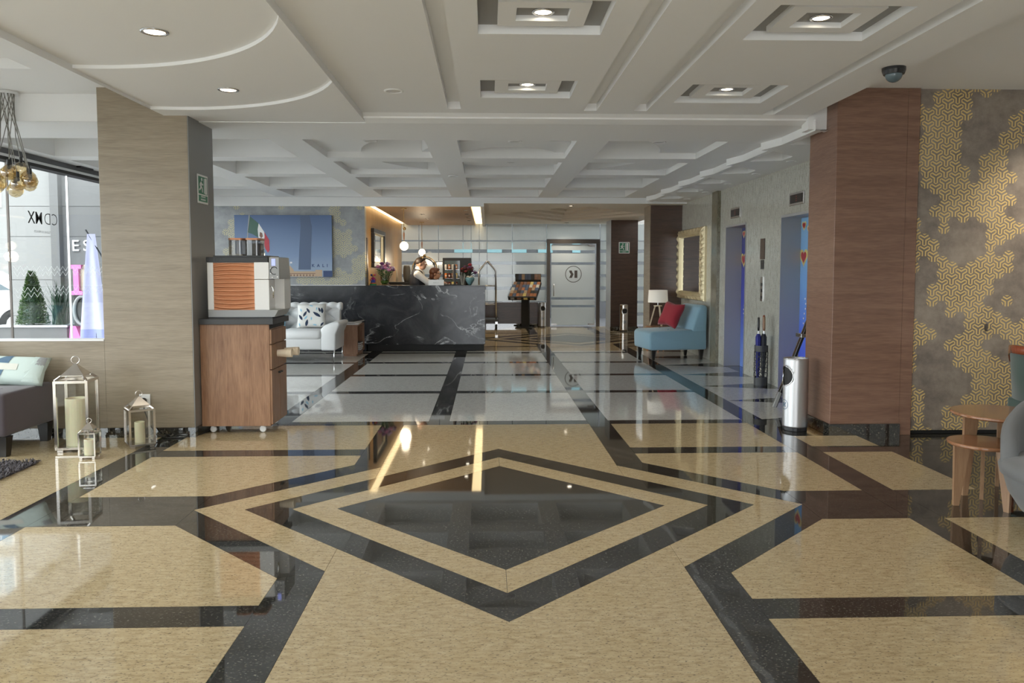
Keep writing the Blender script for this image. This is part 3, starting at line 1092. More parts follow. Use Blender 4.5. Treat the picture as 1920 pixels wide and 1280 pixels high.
# ================================================================== STREET FRONT (left)
XF = -5.2
hdr = struct(B().box(XF - 0.12, XF + 0.06, -3, 14.1, 2.66, 3.0).obj('wall_front', G['wall_grey_dark']))
B().box(XF - 0.05, XF + 0.09, -3, 14.1, 2.625, 2.66).obj('door_track', G['black_matte'], hdr)
B().box(XF + 0.06, XF + 0.10, -3, 14.1, 2.66, 2.69).obj('track_cover', G['steel'], hdr)
joints = [-3.0, -0.6, 1.8, 4.2, 6.3, 7.44, 8.65, 9.86, 11.07, 12.4, 14.1]
for i in range(len(joints) - 1):
    pane = struct(B().box(XF, XF + 0.012, joints[i] + 0.004, joints[i + 1] - 0.004, 0.0, 2.625).obj('window_%d' % (20 + i), G['glass_clear']))
    if i:
        B().box(XF - 0.006, XF + 0.018, joints[i] - 0.006, joints[i] + 0.006, 0, 2.625).obj('window_joint', G['bronze_frame' if i == 6 else 'steel'], pane)
    if joints[i] == 8.65:
        cd = pane
# lettering on the glass, read from the street
cx_ = 9.30
lettering('CD', 0.20, G['sign_ink'], cd, (XF + 0.016, cx_ + 0.165, 2.05), (PI / 2, 0, PI / 2), 0.001, 1.05, mirror=True, name='glass_lettering', bold=-0.0035)
lettering('MX', 0.20, G['sign_ink'], cd, (XF + 0.016, cx_ - 0.155, 2.05), (PI / 2, 0, PI / 2), 0.001, 1.0, mirror=True, name='glass_lettering', bold=0.001)
lettering('CIUDAD DE MEXICO', 0.036, G['grey_plastic'], cd, (XF + 0.016, cx_ - 0.02, 1.90), (PI / 2, 0, PI / 2), 0.001, mirror=True, name='glass_lettering')
# chevron dots frosted on the glass
for i in (6, 7, 8):
    y0, y1 = joints[i] + 0.05, joints[i + 1] - 0.05
    b = B()
    for r in (0, 1, 4, 5):
        z0 = 1.50 - 0.06 * r
        n = 9
        for k in range(n):
            a = y0 + (y1 - y0) * k / n
            c = y0 + (y1 - y0) * (k + 1) / n
            mdl = (a + c) / 2
            w = 0.006
            b.face([(XF + 0.015, a, z0), (XF + 0.015, mdl, z0 - 0.055), (XF + 0.015, mdl, z0 - 0.055 + w), (XF + 0.015, a, z0 + w)])
            b.face([(XF + 0.015, mdl, z0 - 0.055), (XF + 0.015, c, z0), (XF + 0.015, c, z0 + w), (XF + 0.015, mdl, z0 - 0.055 + w)])
    b.obj('frosted_chevrons', G['glass_frosted'], bpy.data.objects['window_%d' % (20 + i)])

# ================================================================== THINGS: LEFT SIDE
# ---- coffee cart
t = thing('coffee_cart', 'walnut coffee station cabinet on castors beside the left column', 'cabinet', (-2.24, 7.195, 0))
B().box(-0.303, 0.305, -0.255, 0.255, 0.065, 0.975).obj('carcass', G['wood_cart'], t, bevel=0.003)
B().box(-0.305, 0.345, -0.275, 0.275, 0.975, 1.025).obj('top', G['dark_grey_plastic'], t, bevel=0.003)
B().box(0.305, 0.309, -0.25, 0.25, 0.935, 0.97).obj('shadow_strip', G['black_matte'], t)  # black strip painted in as the shade below the top
for z0, z1 in ((0.80, 0.925), (0.575, 0.79)):
    B().box(0.305, 0.322, -0.25, 0.25, z0, z1).obj('drawer', G['wood_cart'], t, bevel=0.002)
for i, (y0, y1) in enumerate(((-0.25, -0.003), (0.003, 0.25))):
    d = B().box(0.305, 0.322, y0, y1, 0.08, 0.565).obj('door', G['wood_cart'], t, bevel=0.002)
    yk = -0.03 if i == 0 else 0.03
    B().box(0.322, 0.345, yk - 0.018, yk + 0.018, 0.515, 0.53).obj('knob', G['black_plastic'], d, bevel=0.003)
for x in (-0.22, 0.22):
    for y in (-0.2, 0.2):
        b = B()
        b.lathe([(0.026, -0.012), (0.03, -0.006), (0.03, 0.006), (0.026, 0.012)], (0, 0, 0), 16, Matrix.Translation((x, y, 0.031)) @ Matrix.Rotation(PI / 2, 4, 'X'))
        b.box(x - 0.012, x + 0.012, y - 0.018, y + 0.018, 0.045, 0.066)
        b.obj('castor', G['white_plastic'], t)
# paper cups pushed out of two holders in the drawer front
for i, (y, dx) in enumerate(((-0.06, 0.0), (0.11, 0.02))):
    c = thing('cup_stack', ['stack of cream paper cups in the nearer holder of the coffee cabinet', 'stack of cream paper cups in the farther holder of the coffee cabinet'][i], 'cups', (-2.24 + 0.322, 7.195 + y, 0.70), 0, 'paper cups on the coffee cabinet')
    MM = Matrix.Rotation(PI / 2, 4, 'Y')
    for k in range(4):
        B().lathe([(0.031, 0), (0.038, 0.085 - 0.0), (0.040, 0.086), (0.040, 0.090), (0.036, 0.090), (0.030, 0.01)], (0, 0, 0.001 + k * 0.014 + dx), 20, MM, cap=True).obj('cup', G['paper_cup'], c, smooth=False)

# ---- coffee machine
t = thing('coffee_machine', 'silver coffee machine with copper ribbed side panel on the walnut cabinet', 'coffee machine', (-2.2, 7.2, 1.0255))
B().box(-0.285, 0.28, -0.2, 0.2, 0, 0.03).obj('foot', G['dark_grey_plastic'], t)
b = B().slab_y([(-0.285, 0.012), (0.30, 0.012), (0.335, 0.075), (-0.285, 0.075)], -0.205, 0.205)
b.obj('drip_base', G['grey_plastic'], t, bevel=0.002)
B().box(-0.29, -0.235, -0.195, 0.195, 0.075, 0.50).obj('rear_housing', G['white_plastic'], t, bevel=0.004)
B().box(-0.235, 0.125, -0.185, 0.195, 0.075, 0.50).obj('body', G['grey_plastic'], t)


def ribs(u, v):
    x = -0.235 + 0.36 * u
    z = 0.075 + 0.42 * v
    ph = v * 11 + 0.55 * (2 * u - 1) ** 2 * (v - 0.5) * 1.6
    return (x, -0.196 - 0.012 * (0.5 - 0.5 * math.cos(2 * PI * ph)) ** 0.6 * (1 - (2 * u - 1) ** 6 * 0.8), z)


B().grid(ribs, 24, 110).obj('ribbed_panel', G['copper'], t, smooth=True)
B().box(0.125, 0.255, -0.2, 0.195, 0.075, 0.345).obj('front_lower', G['white_plastic'], t, bevel=0.003)
B().box(0.125, 0.255, -0.2, 0.195, 0.349, 0.50).obj('front_upper', G['white_plastic'], t, bevel=0.003)
lid = B().box(-0.295, 0.25, -0.203, 0.203, 0.50, 0.545).obj('lid', G['black_plastic'], t, bevel=0.003)
B().box(-0.24, 0.24, -0.17, 0.2, 0.545, 0.56).obj('lid_rim', G['black_plastic'], lid)
for k in range(12):
    B().box(-0.285 + k * 0.011, -0.280 + k * 0.011, -0.2045, -0.202, 0.508, 0.537).obj('vent_slot', G['dark_grey_plastic'], lid)
for i, x0 in enumerate((-0.075, 0.075)):
    h = B()
    h.prism([(x0 + 0.068 * math.copysign(abs(math.cos(a)) ** 0.4, math.cos(a)), 0.1 * math.copysign(abs(math.sin(a)) ** 0.4, math.sin(a)) + 0.02) for a in [2 * PI * k / 32 for k in range(32)]], 0.55, 0.705)
    h = h.obj('hopper', G['glass_smoke'], t)
    B().box(x0 - 0.056, x0 + 0.056, -0.055, 0.095, 0.555, [0.575, 0.672][i]).obj('beans', G[['white_plastic', 'wood_black'][i]], h)
    B().prism([(x0 + 0.071 * math.copysign(abs(math.cos(a)) ** 0.4, math.cos(a)), 0.103 * math.copysign(abs(math.sin(a)) ** 0.4, math.sin(a)) + 0.02) for a in [2 * PI * k / 32 for k in range(32)]], 0.703, 0.719).obj('hopper_lid', G['copper'], h)
ct = B().slab_y([(0.255, 0.35), (0.345, 0.35), (0.335, 0.545), (0.255, 0.55)], -0.15, 0.2).obj('control_head', G['grey_plastic'], t, bevel=0.004)
B().box(0.256, 0.345, -0.195, -0.155, 0.35, 0.545).obj('control_side', G['grey_plastic'], ct, bevel=0.003)
sc = B().box(0.280, 0.312, -0.1975, -0.195, 0.47, 0.53).obj('screen', G['screen_blue'], ct)
b = B()
for k in range(14):
    a0 = 0.5 + k * 0.33
    b.bar((0.302 + 0.033 * math.cos(a0), -0.197, 0.425 + 0.033 * math.sin(a0)), (0.302 + 0.033 * math.cos(a0 + .33), -0.197, 0.425 + 0.033 * math.sin(a0 + .33)), 0.006)
b.obj('dial', G['black_plastic'], ct)
for (x, z) in ((0.272, 0.445), (0.272, 0.40), (0.33, 0.445), (0.33, 0.37), (0.285, 0.365)):
    B().lathe([(0.006, 0), (0.006, 0.004)], (0, 0, 0), 10, Matrix.Translation((x, -0.195, z)) @ Matrix.Rotation(PI / 2, 4, 'X')).obj('button', G['white_plastic'], ct)
B().box(0.255, 0.345, -0.02, 0.2, 0.075, 0.35).obj('spout_housing', G['white_plastic'], t, bevel=0.004)
B().tube([(0.256, -0.17, 0.285), (0.275, -0.185, 0.29), (0.288, -0.19, 0.265), (0.288, -0.19, 0.18)], 0.005, 8).obj('steam_wand', G['chrome'], t, smooth=True)

# ---- lanterns
def lantern(name, label, loc, w, hbox, htop, rz, candle, leg):
    t = thing(name, label, 'lantern', loc, rz, 'lanterns by the column')
    h = w / 2
    p = 0.09 * w
    b = B()
    b.box(-h * 1.08, h * 1.08, -h * 1.08, h * 1.08, leg, leg + 0.05 * w + .008)
    for sx in (-1, 1):
        for sy in (-1, 1):
            x, y = sx * h * .98, sy * h * .98
            b.box(min(x, x * .62), max(x, x * .62), min(y, y * .62), max(y, y * .62), 0, leg)
    b.obj('base', G['nickel'], t, bevel=0.002)
    z0 = leg + 0.05 * w + .008
    for sx in (-1, 1):
        for sy in (-1, 1):
            B().box(sx * h - p / 2, sx * h + p / 2, sy * h - p / 2, sy * h + p / 2, z0, hbox).obj('post', G['nickel'], t)
    b = B()
    for s in (-1, 1):
        b.box(-h - p / 2, h + p / 2, s * h - p / 2, s * h + p / 2, hbox, hbox + p)
        b.box(s * h - p / 2, s * h + p / 2, -h + p / 2, h - p / 2, hbox, hbox + p)
    b.obj('top_frame', G['nickel'], t)
    for s in (-1, 1):
        B().box(-h + p / 2, h - p / 2, s * h - .002, s * h + .002, z0, hbox).obj('pane', G['glass_thin'], t)
        B().box(s * h - .002, s * h + .002, -h + p / 2, h - p / 2, z0, hbox).obj('pane', G['glass_thin'], t)
    hr = hbox + (htop - hbox) * 0.36
    r1 = h * 0.74
    for sx in (-1, 1):
        for sy in (-1, 1):
            B().bar((sx * h, sy * h, hbox + p), (sx * r1 * .96, sy * r1 * .96, hr), p * .75).obj('strut', G['nickel'], t)
    b = B()
    b.rings([[(-r1, -r1, hr), (r1, -r1, hr), (r1, r1, hr), (-r1, r1, hr)], [(-r1, -r1, hr + .006), (r1, -r1, hr + .006), (r1, r1, hr + .006), (-r1, r1, hr + .006)],
             [(-.008, -.008, htop), (.008, -.008, htop), (.008, .008, htop), (-.008, .008, htop)]])
    b.obj('roof', G['nickel'], t)
    rr = 0.105 * w + .006
    B().tube([(rr * math.cos(a), 0, htop + rr * .95 + rr * math.sin(a)) for a in [2 * PI * k / 20 for k in range(20)]], rr * .13, 6, closed=True).obj('ring', G['nickel'], t, smooth=True)
    cr_, ch = candle
    c = tag(B().lathe([(cr_, 0), (cr_ * 1.01, ch * .5), (cr_, ch), (cr_ * .9, ch + .004), (cr_ * .75, ch - .01), (0.01, ch - .014)], (0, 0, 0), 28).obj('candle', G['candle_wax'], None, smooth=False), '', 'candle', 'pillar candles in the lanterns')
    c.location = (loc[0], loc[1], z0 + .001)
    return c


c = lantern('lantern', 'tallest steel lantern standing between the plum sofa and the column', (-3.33, 6.36, 0), 0.235, 0.555, 0.70, 0.14, (0.085, 0.375), 0.022)
c['label'] = 'largest ivory pillar candle inside the tallest lantern'
c = lantern('lantern', 'smallest steel lantern standing in front of the tallest one', (-3.085, 6.06, 0), 0.115, 0.195, 0.275, 0.10, (0.040, 0.115), 0.014)
c['label'] = 'small ivory pillar candle inside the smallest lantern'
c = lantern('lantern', 'medium steel lantern turned on its corner in front of the wall socket', (-2.873, 6.45, 0), 0.185, 0.305, 0.415, 0.62, (0.040, 0.165), 0.02)
c['label'] = 'slim ivory pillar candle inside the medium lantern by the socket'

# ---- socket with plug and cord
t = thing('wall_socket', 'white wall socket low on the timber column', 'socket', (-2.975, 6.80, 0.315))
B().box(-0.047, 0.047, -0.012, 0, -0.065, 0.065).obj('plate', G['white_plastic'], t, bevel=0.003)
t = thing('power_plug', 'black plug and cord running from the wall socket to the coffee cabinet', 'plug', (-2.975, 6.787, 0.325))
B().lathe([(0.026, 0), (0.027, 0.02), (0.018, 0.036)], (0, 0, 0), 16, Matrix.Translation((-.006, 0, 0)) @ Matrix.Rotation(PI / 2, 4, 'X')).obj('plug_body', G['black_plastic'], t)
B().tube([(0, -0.03, -0.02), (0.015, -0.035, -0.09), (0.05, -0.03, -0.2), (0.11, -0.035, -0.29), (0.2, -0.04, -0.317), (0.33, -0.035, -0.319), (0.44, 0.10, -0.319), (0.5, 0.25, -0.3)], 0.005, 6).obj('cord', G['black_plastic'], t, smooth=True)

# ---- sofa at the low wall, cushions
t = thing('chaise_sofa', 'dark plum upholstered chaise sofa against the low timber wall', 'sofa', (-4.42, 6.4, 0))
b = B().box(-0.72, 0.69, -0.33, 0.37, 0.16, 0.50)
b.obj('seat', G['fabric_plum'], t, smooth=True, bevel=0.03)
for x in (-0.6, 0.0, 0.6):
    B().sphere((x - .1, -0.05, 0.497), 0.016, 10, 6, (1, 1, .4)).obj('tuft_button', G['fabric_plum'], t, smooth=True)
for x in (-0.62, 0.64):
    for y in (-0.27, 0.3):
        B().rings([[(x - .03, y - .03, 0), (x + .03, y - .03, 0), (x + .03, y + .03, 0), (x - .03, y + .03, 0)], [(x - .045, y - .045, .16), (x + .045, y - .045, .16), (x + .045, y + .045, .16), (x - .045, y + .045, .16)]]).obj('leg', G['wood_black'], t)


def pillow_mesh(w, h, d, nu=18, nv=14, pinch=0.10):
    """pillow in the xz plane, thickness in y"""
    b = B()
    fr, bk = [], []
    for i in range(nu + 1):
        fr.append([])
        bk.append([])
        for j in range(nv + 1):
            u, v = 2 * i / nu - 1, 2 * j / nv - 1
            k = (1 - u ** 4) * (1 - v ** 4)
            x = u * w / 2 * (1 - pinch * (1 - v * v) * 0.0 - pinch * (v * v) * (1 - u * u) * 0.3 - pinch * (1 - abs(v)) * abs(u) * .6)
            z = v * h / 2 * (1 - pinch * (1 - abs(u)) * abs(v) * .6)
            y = d / 2 * k ** 0.45
            fr[-1].append((x, -y, z))
            bk[-1].append((x, y, z))
    for S_, sgn in ((fr, 1), (bk, -1)):
        vs = [[b.bm.verts.new(p) for p in r] for r in S_]
        for i in range(nu):
            for j in range(nv):
                f = [vs[i][j], vs[i + 1][j], vs[i + 1][j + 1], vs[i][j + 1]]
                b.bm.faces.new(f if sgn > 0 else f[::-1])
    bmesh.ops.remove_doubles(b.bm, verts=b.bm.verts, dist=1e-5)
    return b


def patch(w, h, d, poly, m, parent, name='patch'):
    """flat motif lying on the pillow front: poly in u, v of -1..1"""
    b = B()
    # fan of triangles, subdivided towards the centre so the print follows the bulge
    cx = sum(p[0] for p in poly) / len(poly)
    cy = sum(p[1] for p in poly) / len(poly)

    def P(u, v):
        k = max(0, (1 - u ** 4) * (1 - v ** 4))
        return (u * w / 2 * 0.97, -d / 2 * k ** 0.45 - 0.003, v * h / 2 * 0.97)
    n = len(poly)
    R = 4
    dense = []
    for i in range(n):
        for q in range(3):
            f = q / 3
            dense.append((poly[i][0] * (1 - f) + poly[(i + 1) % n][0] * f, poly[i][1] * (1 - f) + poly[(i + 1) % n][1] * f))
    n = len(dense)
    prev = None
    for r in range(1, R + 1):
        ring = [b.bm.verts.new(P(cx + (u - cx) * r / R, cy + (v - cy) * r / R)) for u, v in dense]
        if prev is None:
            b.bm.faces.new(ring)
        else:
            for i in range(n):
                b.bm.faces.new([prev[i], ring[i], ring[(i + 1) % n], prev[(i + 1) % n]])
        prev = ring
    return b.obj(name, m, parent)


t = thing('cushion', 'pale green patchwork cushion lying on the plum sofa', 'cushion', (-3.98, 6.60, 0.615))
t.rotation_euler = (-0.62, 0.05, 0.06)
pillow_mesh(0.56, 0.27, 0.13).obj('cover', G['cushion_pale'], t, smooth=True)
patch(.56, .27, .13, [(0.45, -0.9), (0.95, -0.9), (0.95, 0.9), (0.62, 0.9)], G['cushion_pale'], t)
patch(.56, .27, .13, [(0.72, 0.25), (0.96, 0.25), (0.96, 0.9), (0.76, 0.9)], G['grey_plastic'], t)
patch(.56, .27, .13, [(-0.42, 0.30), (-0.05, 0.28), (0.02, 0.88), (-0.2, 0.8), (-0.36, 0.58)], G['cushion_slate'], t)
patch(.56, .27, .13, [(-0.45, -0.22), (-0.12, -0.22), (-0.16, -0.74), (-0.32, -0.55)], G['cushion_slate'], t)
patch(.56, .27, .13, [(-0.5, -0.2), (0.25, -0.2), (0.25, 0.25), (-0.5, 0.25)], G['cushion_sand'], t)
t = thing('cushion', 'second cushion on the plum sofa at the left edge of the picture', 'cushion', (-4.5, 6.62, 0.66))
t.rotation_euler = (-0.45, 0, -0.1)
pillow_mesh(0.46, 0.36, 0.14).obj('cover', G['cushion_pale'], t, smooth=True)
patch(.46, .36, .14, [(-0.6, -0.6), (0.2, -0.7), (0.3, 0.4), (-0.5, 0.5)], G['cushion_slate'], t)

# ---- shag rug
t = thing('shag_rug', 'dark mauve shag rug in front of the plum sofa', 'rug', (-4.25, 4.95, 0))
B().box(-0.88, 0.86, -0.95, 0.93, 0.0005, 0.012).obj('backing', G['rug_pile'], t)
b = B()
R_ = random.Random(3)
for k in range(15000):
    x, y = R_.uniform(-0.89, 0.88), R_.uniform(-0.97, 0.95)
    a, l = R_.uniform(0, 2 * PI), R_.uniform(0.02, 0.05)
    dx, dy = math.cos(a), math.sin(a)
    zt = R_.uniform(0.022, 0.042)
    w = 0.004
    b.face([(x - dy * w, y + dx * w, 0.01), (x + dy * w, y - dx * w, 0.01), (x + dx * l * .5 + dy * w, y + dy * l * .5 - dx * w, zt), (x + dx * l * .5 - dy * w, y + dy * l * .5 + dx * w, zt)])
    b.face([(x + dx * l * .5 - dy * w, y + dy * l * .5 + dx * w, zt), (x + dx * l * .5 + dy * w, y + dy * l * .5 - dx * w, zt), (x + dx * l, y + dy * l, zt * .5)])
b.obj('pile', G['rug_pile'], t, fix=False)['kind'] = 'stuff'

# ---- evacuation signs
def exit_sign(label, loc, w, h, rz, ratio):
    t = thing('exit_sign', label, 'sign', loc, rz)
    B().box(-w / 2, w / 2, -0.006, 0, -h / 2, h / 2).obj('board', G['white_plastic'], t, bevel=0.003)
    m = 0.07 * w
    zs = -h / 2 + h * ratio
    B().box(-w / 2 + m, w / 2 - m, -0.0072, -0.006, zs + m * .4, h / 2 - m).obj('green_field', G['sign_green'], t)
    B().box(-w / 2 + m, w / 2 - m, -0.0072, -0.006, -h / 2 + m, zs - m * .2).obj('green_field', G['sign_green'], t)
    hh = h / 2 - m - zs - m * .4
    z0 = zs + m * .4
    X = lambda u: -w / 2 + m + (w - 2 * m) * u
    Z = lambda v: z0 + hh * v
    b = B()
    q = -0.0085
    for a, c, wd in (((.30, .70), (.26, .46), .10), ((.26, .46), (.40, .30), .07), ((.40, .30), (.42, .10), .06), ((.26, .46), (.18, .28), .07), ((.18, .28), (.06, .22), .06),
                     ((.30, .68), (.16, .58), .05), ((.16, .58), (.14, .44), .05), ((.30, .66), (.42, .54), .05), ((.42, .54), (.50, .56), .05)):
        b.bar((X(a[0]), q, Z(a[1])), (X(c[0]), q, Z(c[1])), wd * w, 0.001, up=(0, 1, 0))
    b.lathe([(0.06 * w, 0), (0.06 * w, 0.001)], (0, 0, 0), 12, Matrix.Translation((X(.35), q, Z(.84))) @ Matrix.Rotation(PI / 2, 4, 'X'))
    b.obj('running_figure', G['white_plastic'], t)
    b = B()
    b.box(X(.60), X(.66), q, q + .001, Z(.06), Z(.92))
    b.box(X(.72), X(.92), q, q + .001, Z(.03), Z(.95))
    b.obj('door_symbol', G['white_plastic'], t)
    zz = (-h / 2 + m + zs) / 2
    tw = (zs + h / 2 - m) * 0.42
    lettering('SALIDA DE', tw * .9, G['white_plastic'], t, (0, -0.008, zz + tw * .55), depth=0.001)
    lettering('EMERGENCIA', tw * .8, G['white_plastic'], t, (0, -0.008, zz - tw * .5), depth=0.001)
    return t


exit_sign('green and white evacuation sign on the grey side of the left column', (-2.547, 7.095, 2.175), 0.25, 0.255, PI / 2, 0.3)
exit_sign('small green evacuation sign on the dark column by the glass door', (3.29, 18.648, 2.0), 0.26, 0.27, 0, 0.22)

# ---- chandelier of amber glass bulbs
t = thing('pendant_cluster', 'cluster pendant of amber glass bulbs on long cords at upper left', 'chandelier', (-4.16, 6.98, 3.0))
B().lathe([(0.01, 0), (0.09, -0.002), (0.09, -0.028), (0.01, -0.03)], (0, 0, 0), 24).obj('canopy', G['chrome'], t)
R_ = random.Random(11)
bulbs = [(-0.12, 0, -0.71), (0.02, -0.05, -0.70), (0.08, 0.03, -0.67), (0.16, 0, -0.74), (-0.03, 0.06, -0.68), (-0.20, 0.02, -0.74), (0.10, -0.06, -0.80), (-0.07, -0.05, -0.79),
         (0.03, 0.02, -0.84), (-0.16, 0.06, -0.80), (0.13, 0.06, -0.79), (0.19, -0.03, -0.77), (-0.24, -0.03, -0.77)]
for k, (x, y, z) in enumerate(bulbs):
    r = R_.uniform(0.058, 0.07)
    B().lathe([(0.012, r * 1.05), (r * .45, r * .86), (r * .86, r * .45), (r, -.05 * r), (r * .9, -r * .5), (r * .5, -r * .92), (0.005, -r * 1.05)], (x, y, z), 18).obj('bulb', G['glass_amber'], t, smooth=True)
    a = 2 * PI * k / len(bulbs)
    B().tube([(0.055 * math.cos(a), 0.055 * math.sin(a), -0.028), (x * .5 + 0.02 * math.cos(a), y * .5, -0.38), (x, y, z + r)], 0.0035, 5).obj('cord', G['ceramic_grey'], t)
    B().lathe([(0.012, r + .045), (0.014, r + .01), (0.016, r - .03), (0.004, r - .04)], (x, y, z), 10).obj('socket', G['black_plastic'], t)

# ---- sliding door sensor
t = thing('door_sensor', 'black sensor box on the header above the street door', 'sensor', (XF + 0.06, 10.15, 2.77))
B().box(0, 0.06, -0.16, 0.16, -0.03, 0.04).obj('housing', G['black_plastic'], t, bevel=0.008)
B().box(0.06, 0.064, -0.12, 0.12, -0.02, 0.01).obj('lens', G['dark_grey_plastic'], t)

# ================================================================== THINGS: RIGHT SIDE
def bin_(label, loc, r, h, rz, m='steel_brushed', emblem=True, round_hole=False):
    t = thing('litter_bin', label, 'bin', loc, rz, 'steel litter bins')
    B().lathe([(r * .96, 0), (r * .96, 0.03)], (0, 0, 0), 32).obj('foot', G['black_plastic'], t)
    n = 40
    b = B()
    hz, hr = h * 0.76, r * (0.62 if round_hole else 0.80)
    nz = 46
    rows = [[(r * math.cos(2 * PI * k / n), r * math.sin(2 * PI * k / n), 0.03 + (h - 0.03) * j / nz) for k in range(n)] for j in range(nz + 1)]
    vs = [[b.bm.verts.new(p) for p in q] for q in rows]
    for j in range(nz):
        for k in range(n):
            ang = 2 * PI * (k + .5) / n + PI / 2
            ang = (ang + PI) % (2 * PI) - PI
            zc = 0.03 + (h - .03) * (j + .5) / nz
            if (ang * r) ** 2 + (zc - hz) ** 2 < hr ** 2 and abs(ang) < 1.3:
                continue
            b.bm.faces.new([vs[j][k], vs[j][(k + 1) % n], vs[j + 1][(k + 1) % n], vs[j + 1][k]])
    sh = b.obj('shell', G[m], t, smooth=True)
    sd = sh.modifiers.new('thick', 'SOLIDIFY')
    sd.thickness = 0.003
    # liner behind the opening and the open rim
    B().lathe([(r * .90, 0.04), (r * .90, h - .03), (r * .80, h - .03), (r * .80, 0.05)], (0, 0, 0), 28).obj('liner', G['black_matte'], t)
    B().tube([(r * .985 * math.cos(2 * PI * k / 32), r * .985 * math.sin(2 * PI * k / 32), h) for k in range(32)], 0.004, 6, closed=True).obj('rim', G['chrome'], t, smooth=True)
    b = B()
    pts = [(hr * math.cos(2 * PI * k / 28), hr * math.sin(2 * PI * k / 28)) for k in range(28)]
    b.tube([(r * math.sin(u / r) * 1.01, -r * math.cos(u / r) * 1.01, hz + v) for u, v in pts], 0.004, 5, closed=True)
    b.obj('opening_rim', G['chrome'], t, smooth=True)
    if emblem:
        b = B()
        rr = r * .42
        P = lambda u, v: (r * 1.004 * math.sin(u / r), -r * 1.004 * math.cos(u / r), h * .36 + v)
        for k in range(28):
            a0, a1 = 2 * PI * k / 28, 2 * PI * (k + 1) / 28
            b.face([P(rr * math.cos(a0) * .88, rr * math.sin(a0) * .88), P(rr * math.cos(a0), rr * math.sin(a0)), P(rr * math.cos(a1), rr * math.sin(a1)), P(rr * math.cos(a1) * .88, rr * math.sin(a1) * .88)])
        s = rr
        for poly in ([(-0.48, -0.45), (-0.13, -0.45), (-0.13, 0.45), (-0.48, 0.45)], [(0.2, 0.45), (0.52, 0.45), (0.30, 0.0), (-0.02, 0.0)], [(-0.02, 0), (0.30, 0), (0.52, -0.45), (0.18, -0.45)]):
            b.face([P(u * s, v * s) for u, v in poly])
        b.obj('emblem', G['cushion_slate'], t)
    return t


bin_('large brushed steel litter bin in front of the right column', (2.812, 6.96, 0), 0.11, 0.655, -1.38)
bin_('steel litter bin with round opening beside the brochure stand', (1.40, 19.9, 0), 0.105, 0.64, 0.25, emblem=True, round_hole=True)
bin_('brass-toned litter bin with round opening before the dark column', (3.26, 18.48, 0), 0.105, 0.64, 0.15, m='nickel', emblem=True, round_hole=True)

# ---- folded easel leaning behind the bin
t = thing('folded_easel', 'folded black easel leaning on the lift wall behind the large bin', 'easel', (0, 0, 0))
p0, p1 = Vector((3.03, 8.02, 0.02)), Vector((3.50, 7.98, 1.32))
for dy in (0.0, 0.09):
    B().bar(p0 + Vector((dy * .4, dy, 0)), p1 + Vector((dy * .4, dy, 0)), 0.034, 0.022).obj('leg', G['black_plastic'], t)
    B().bar(p0 + Vector((dy * .4 - .019, dy, 0.01)), p1 + Vector((dy * .4 - .019, dy, 0)), 0.006, 0.024).obj('edge_strip', G['steel'], t)
q = p0.lerp(p1, 0.58)
B().box(q.x - .035, q.x + .085, q.y - .03, q.y + .12, q.z - .02, q.z + .02).obj('clamp', G['steel'], t, bevel=0.004)
q = p0.lerp(p1, 0.05)
B().bar(p0 + Vector((-.02, -.02, 0)), p0.lerp(p1, .12) + Vector((-.02, -.02, 0)), 0.03, 0.03).obj('foot_clip', G['grey_plastic'], t)

# ---- umbrella stand with three umbrellas
t = thing('umbrella_stand', 'black openwork umbrella stand against the granite lift wall', 'umbrella stand', (3.475, 9.72, 0))
r = 0.085
B().lathe([(r, 0.0), (r, 0.10), (r * .95, 0.10), (r * .95, 0.01), (0.01, 0.01), (0.01, 0)], (0, 0, 0), 28).obj('lower_band', G['dark_grey_plastic'], t)
B().lathe([(r, 0.43), (r, 0.505), (r * .95, 0.505), (r * .95, 0.43), (r, 0.43)], (0, 0, 0), 28, cap=False).obj('upper_band', G['dark_grey_plastic'], t)
for row in range(5):
    for k in range(6):
        a = 2 * PI * k / 6
        zc, rr = 0.135 + 0.066 * row, 0.033
        b = B()
        b.tube([((r * .98) * math.cos(a + rr * math.cos(q) / r), (r * .98) * math.sin(a + rr * math.cos(q) / r), zc + rr * math.sin(q)) for q in [2 * PI * j / 14 for j in range(14)]], 0.004, 5, closed=True)
        b.obj('ring', G['dark_grey_plastic'], t)
for i, (dx, dy, m, hm, top, lab) in enumerate(((-0.045, -0.015, 'umbrella_blue', 'black_plastic', 0.85, 'blue umbrella with black handle in the stand'), (0.018, -0.04, 'umbrella_navy', 'wood_leg', 0.86, 'navy umbrella with light wooden handle, middle of the stand'), (0.04, 0.035, 'umbrella_navy', 'wood_red', 0.875, 'navy umbrella with reddish wooden handle nearest the wall'))):
    u = thing('umbrella', lab, 'umbrella', (3.475 + dx, 9.72 + dy, 0.012), 0, 'umbrellas in the stand')
    b = B()
    rings = []
    for z, rad in ((0.03, 0.010), (0.2, 0.020), (0.45, 0.027), (0.60, 0.029), (0.64, 0.016)):
        rings.append([(rad * (1 + .18 * (k % 2)) * math.cos(2 * PI * k / 16), rad * (1 + .18 * (k % 2)) * math.sin(2 * PI * k / 16), z) for k in range(16)])
    b.rings(rings)
    b.obj('canopy', G[m], u)
    B().lathe([(0.008, 0), (0.005, 0.04)], (0, 0, 0), 10).obj('ferrule', G['steel'], u)
    B().lathe([(0.007, 0.62), (0.007, 0.70)], (0, 0, 0), 10).obj('shaft', G['steel'], u)
    B().lathe([(0.012, 0.68), (0.015, 0.72), (0.014, top - .01), (0.008, top)], (0, 0, 0), 14).obj('handle', G[hm], u, smooth=True)

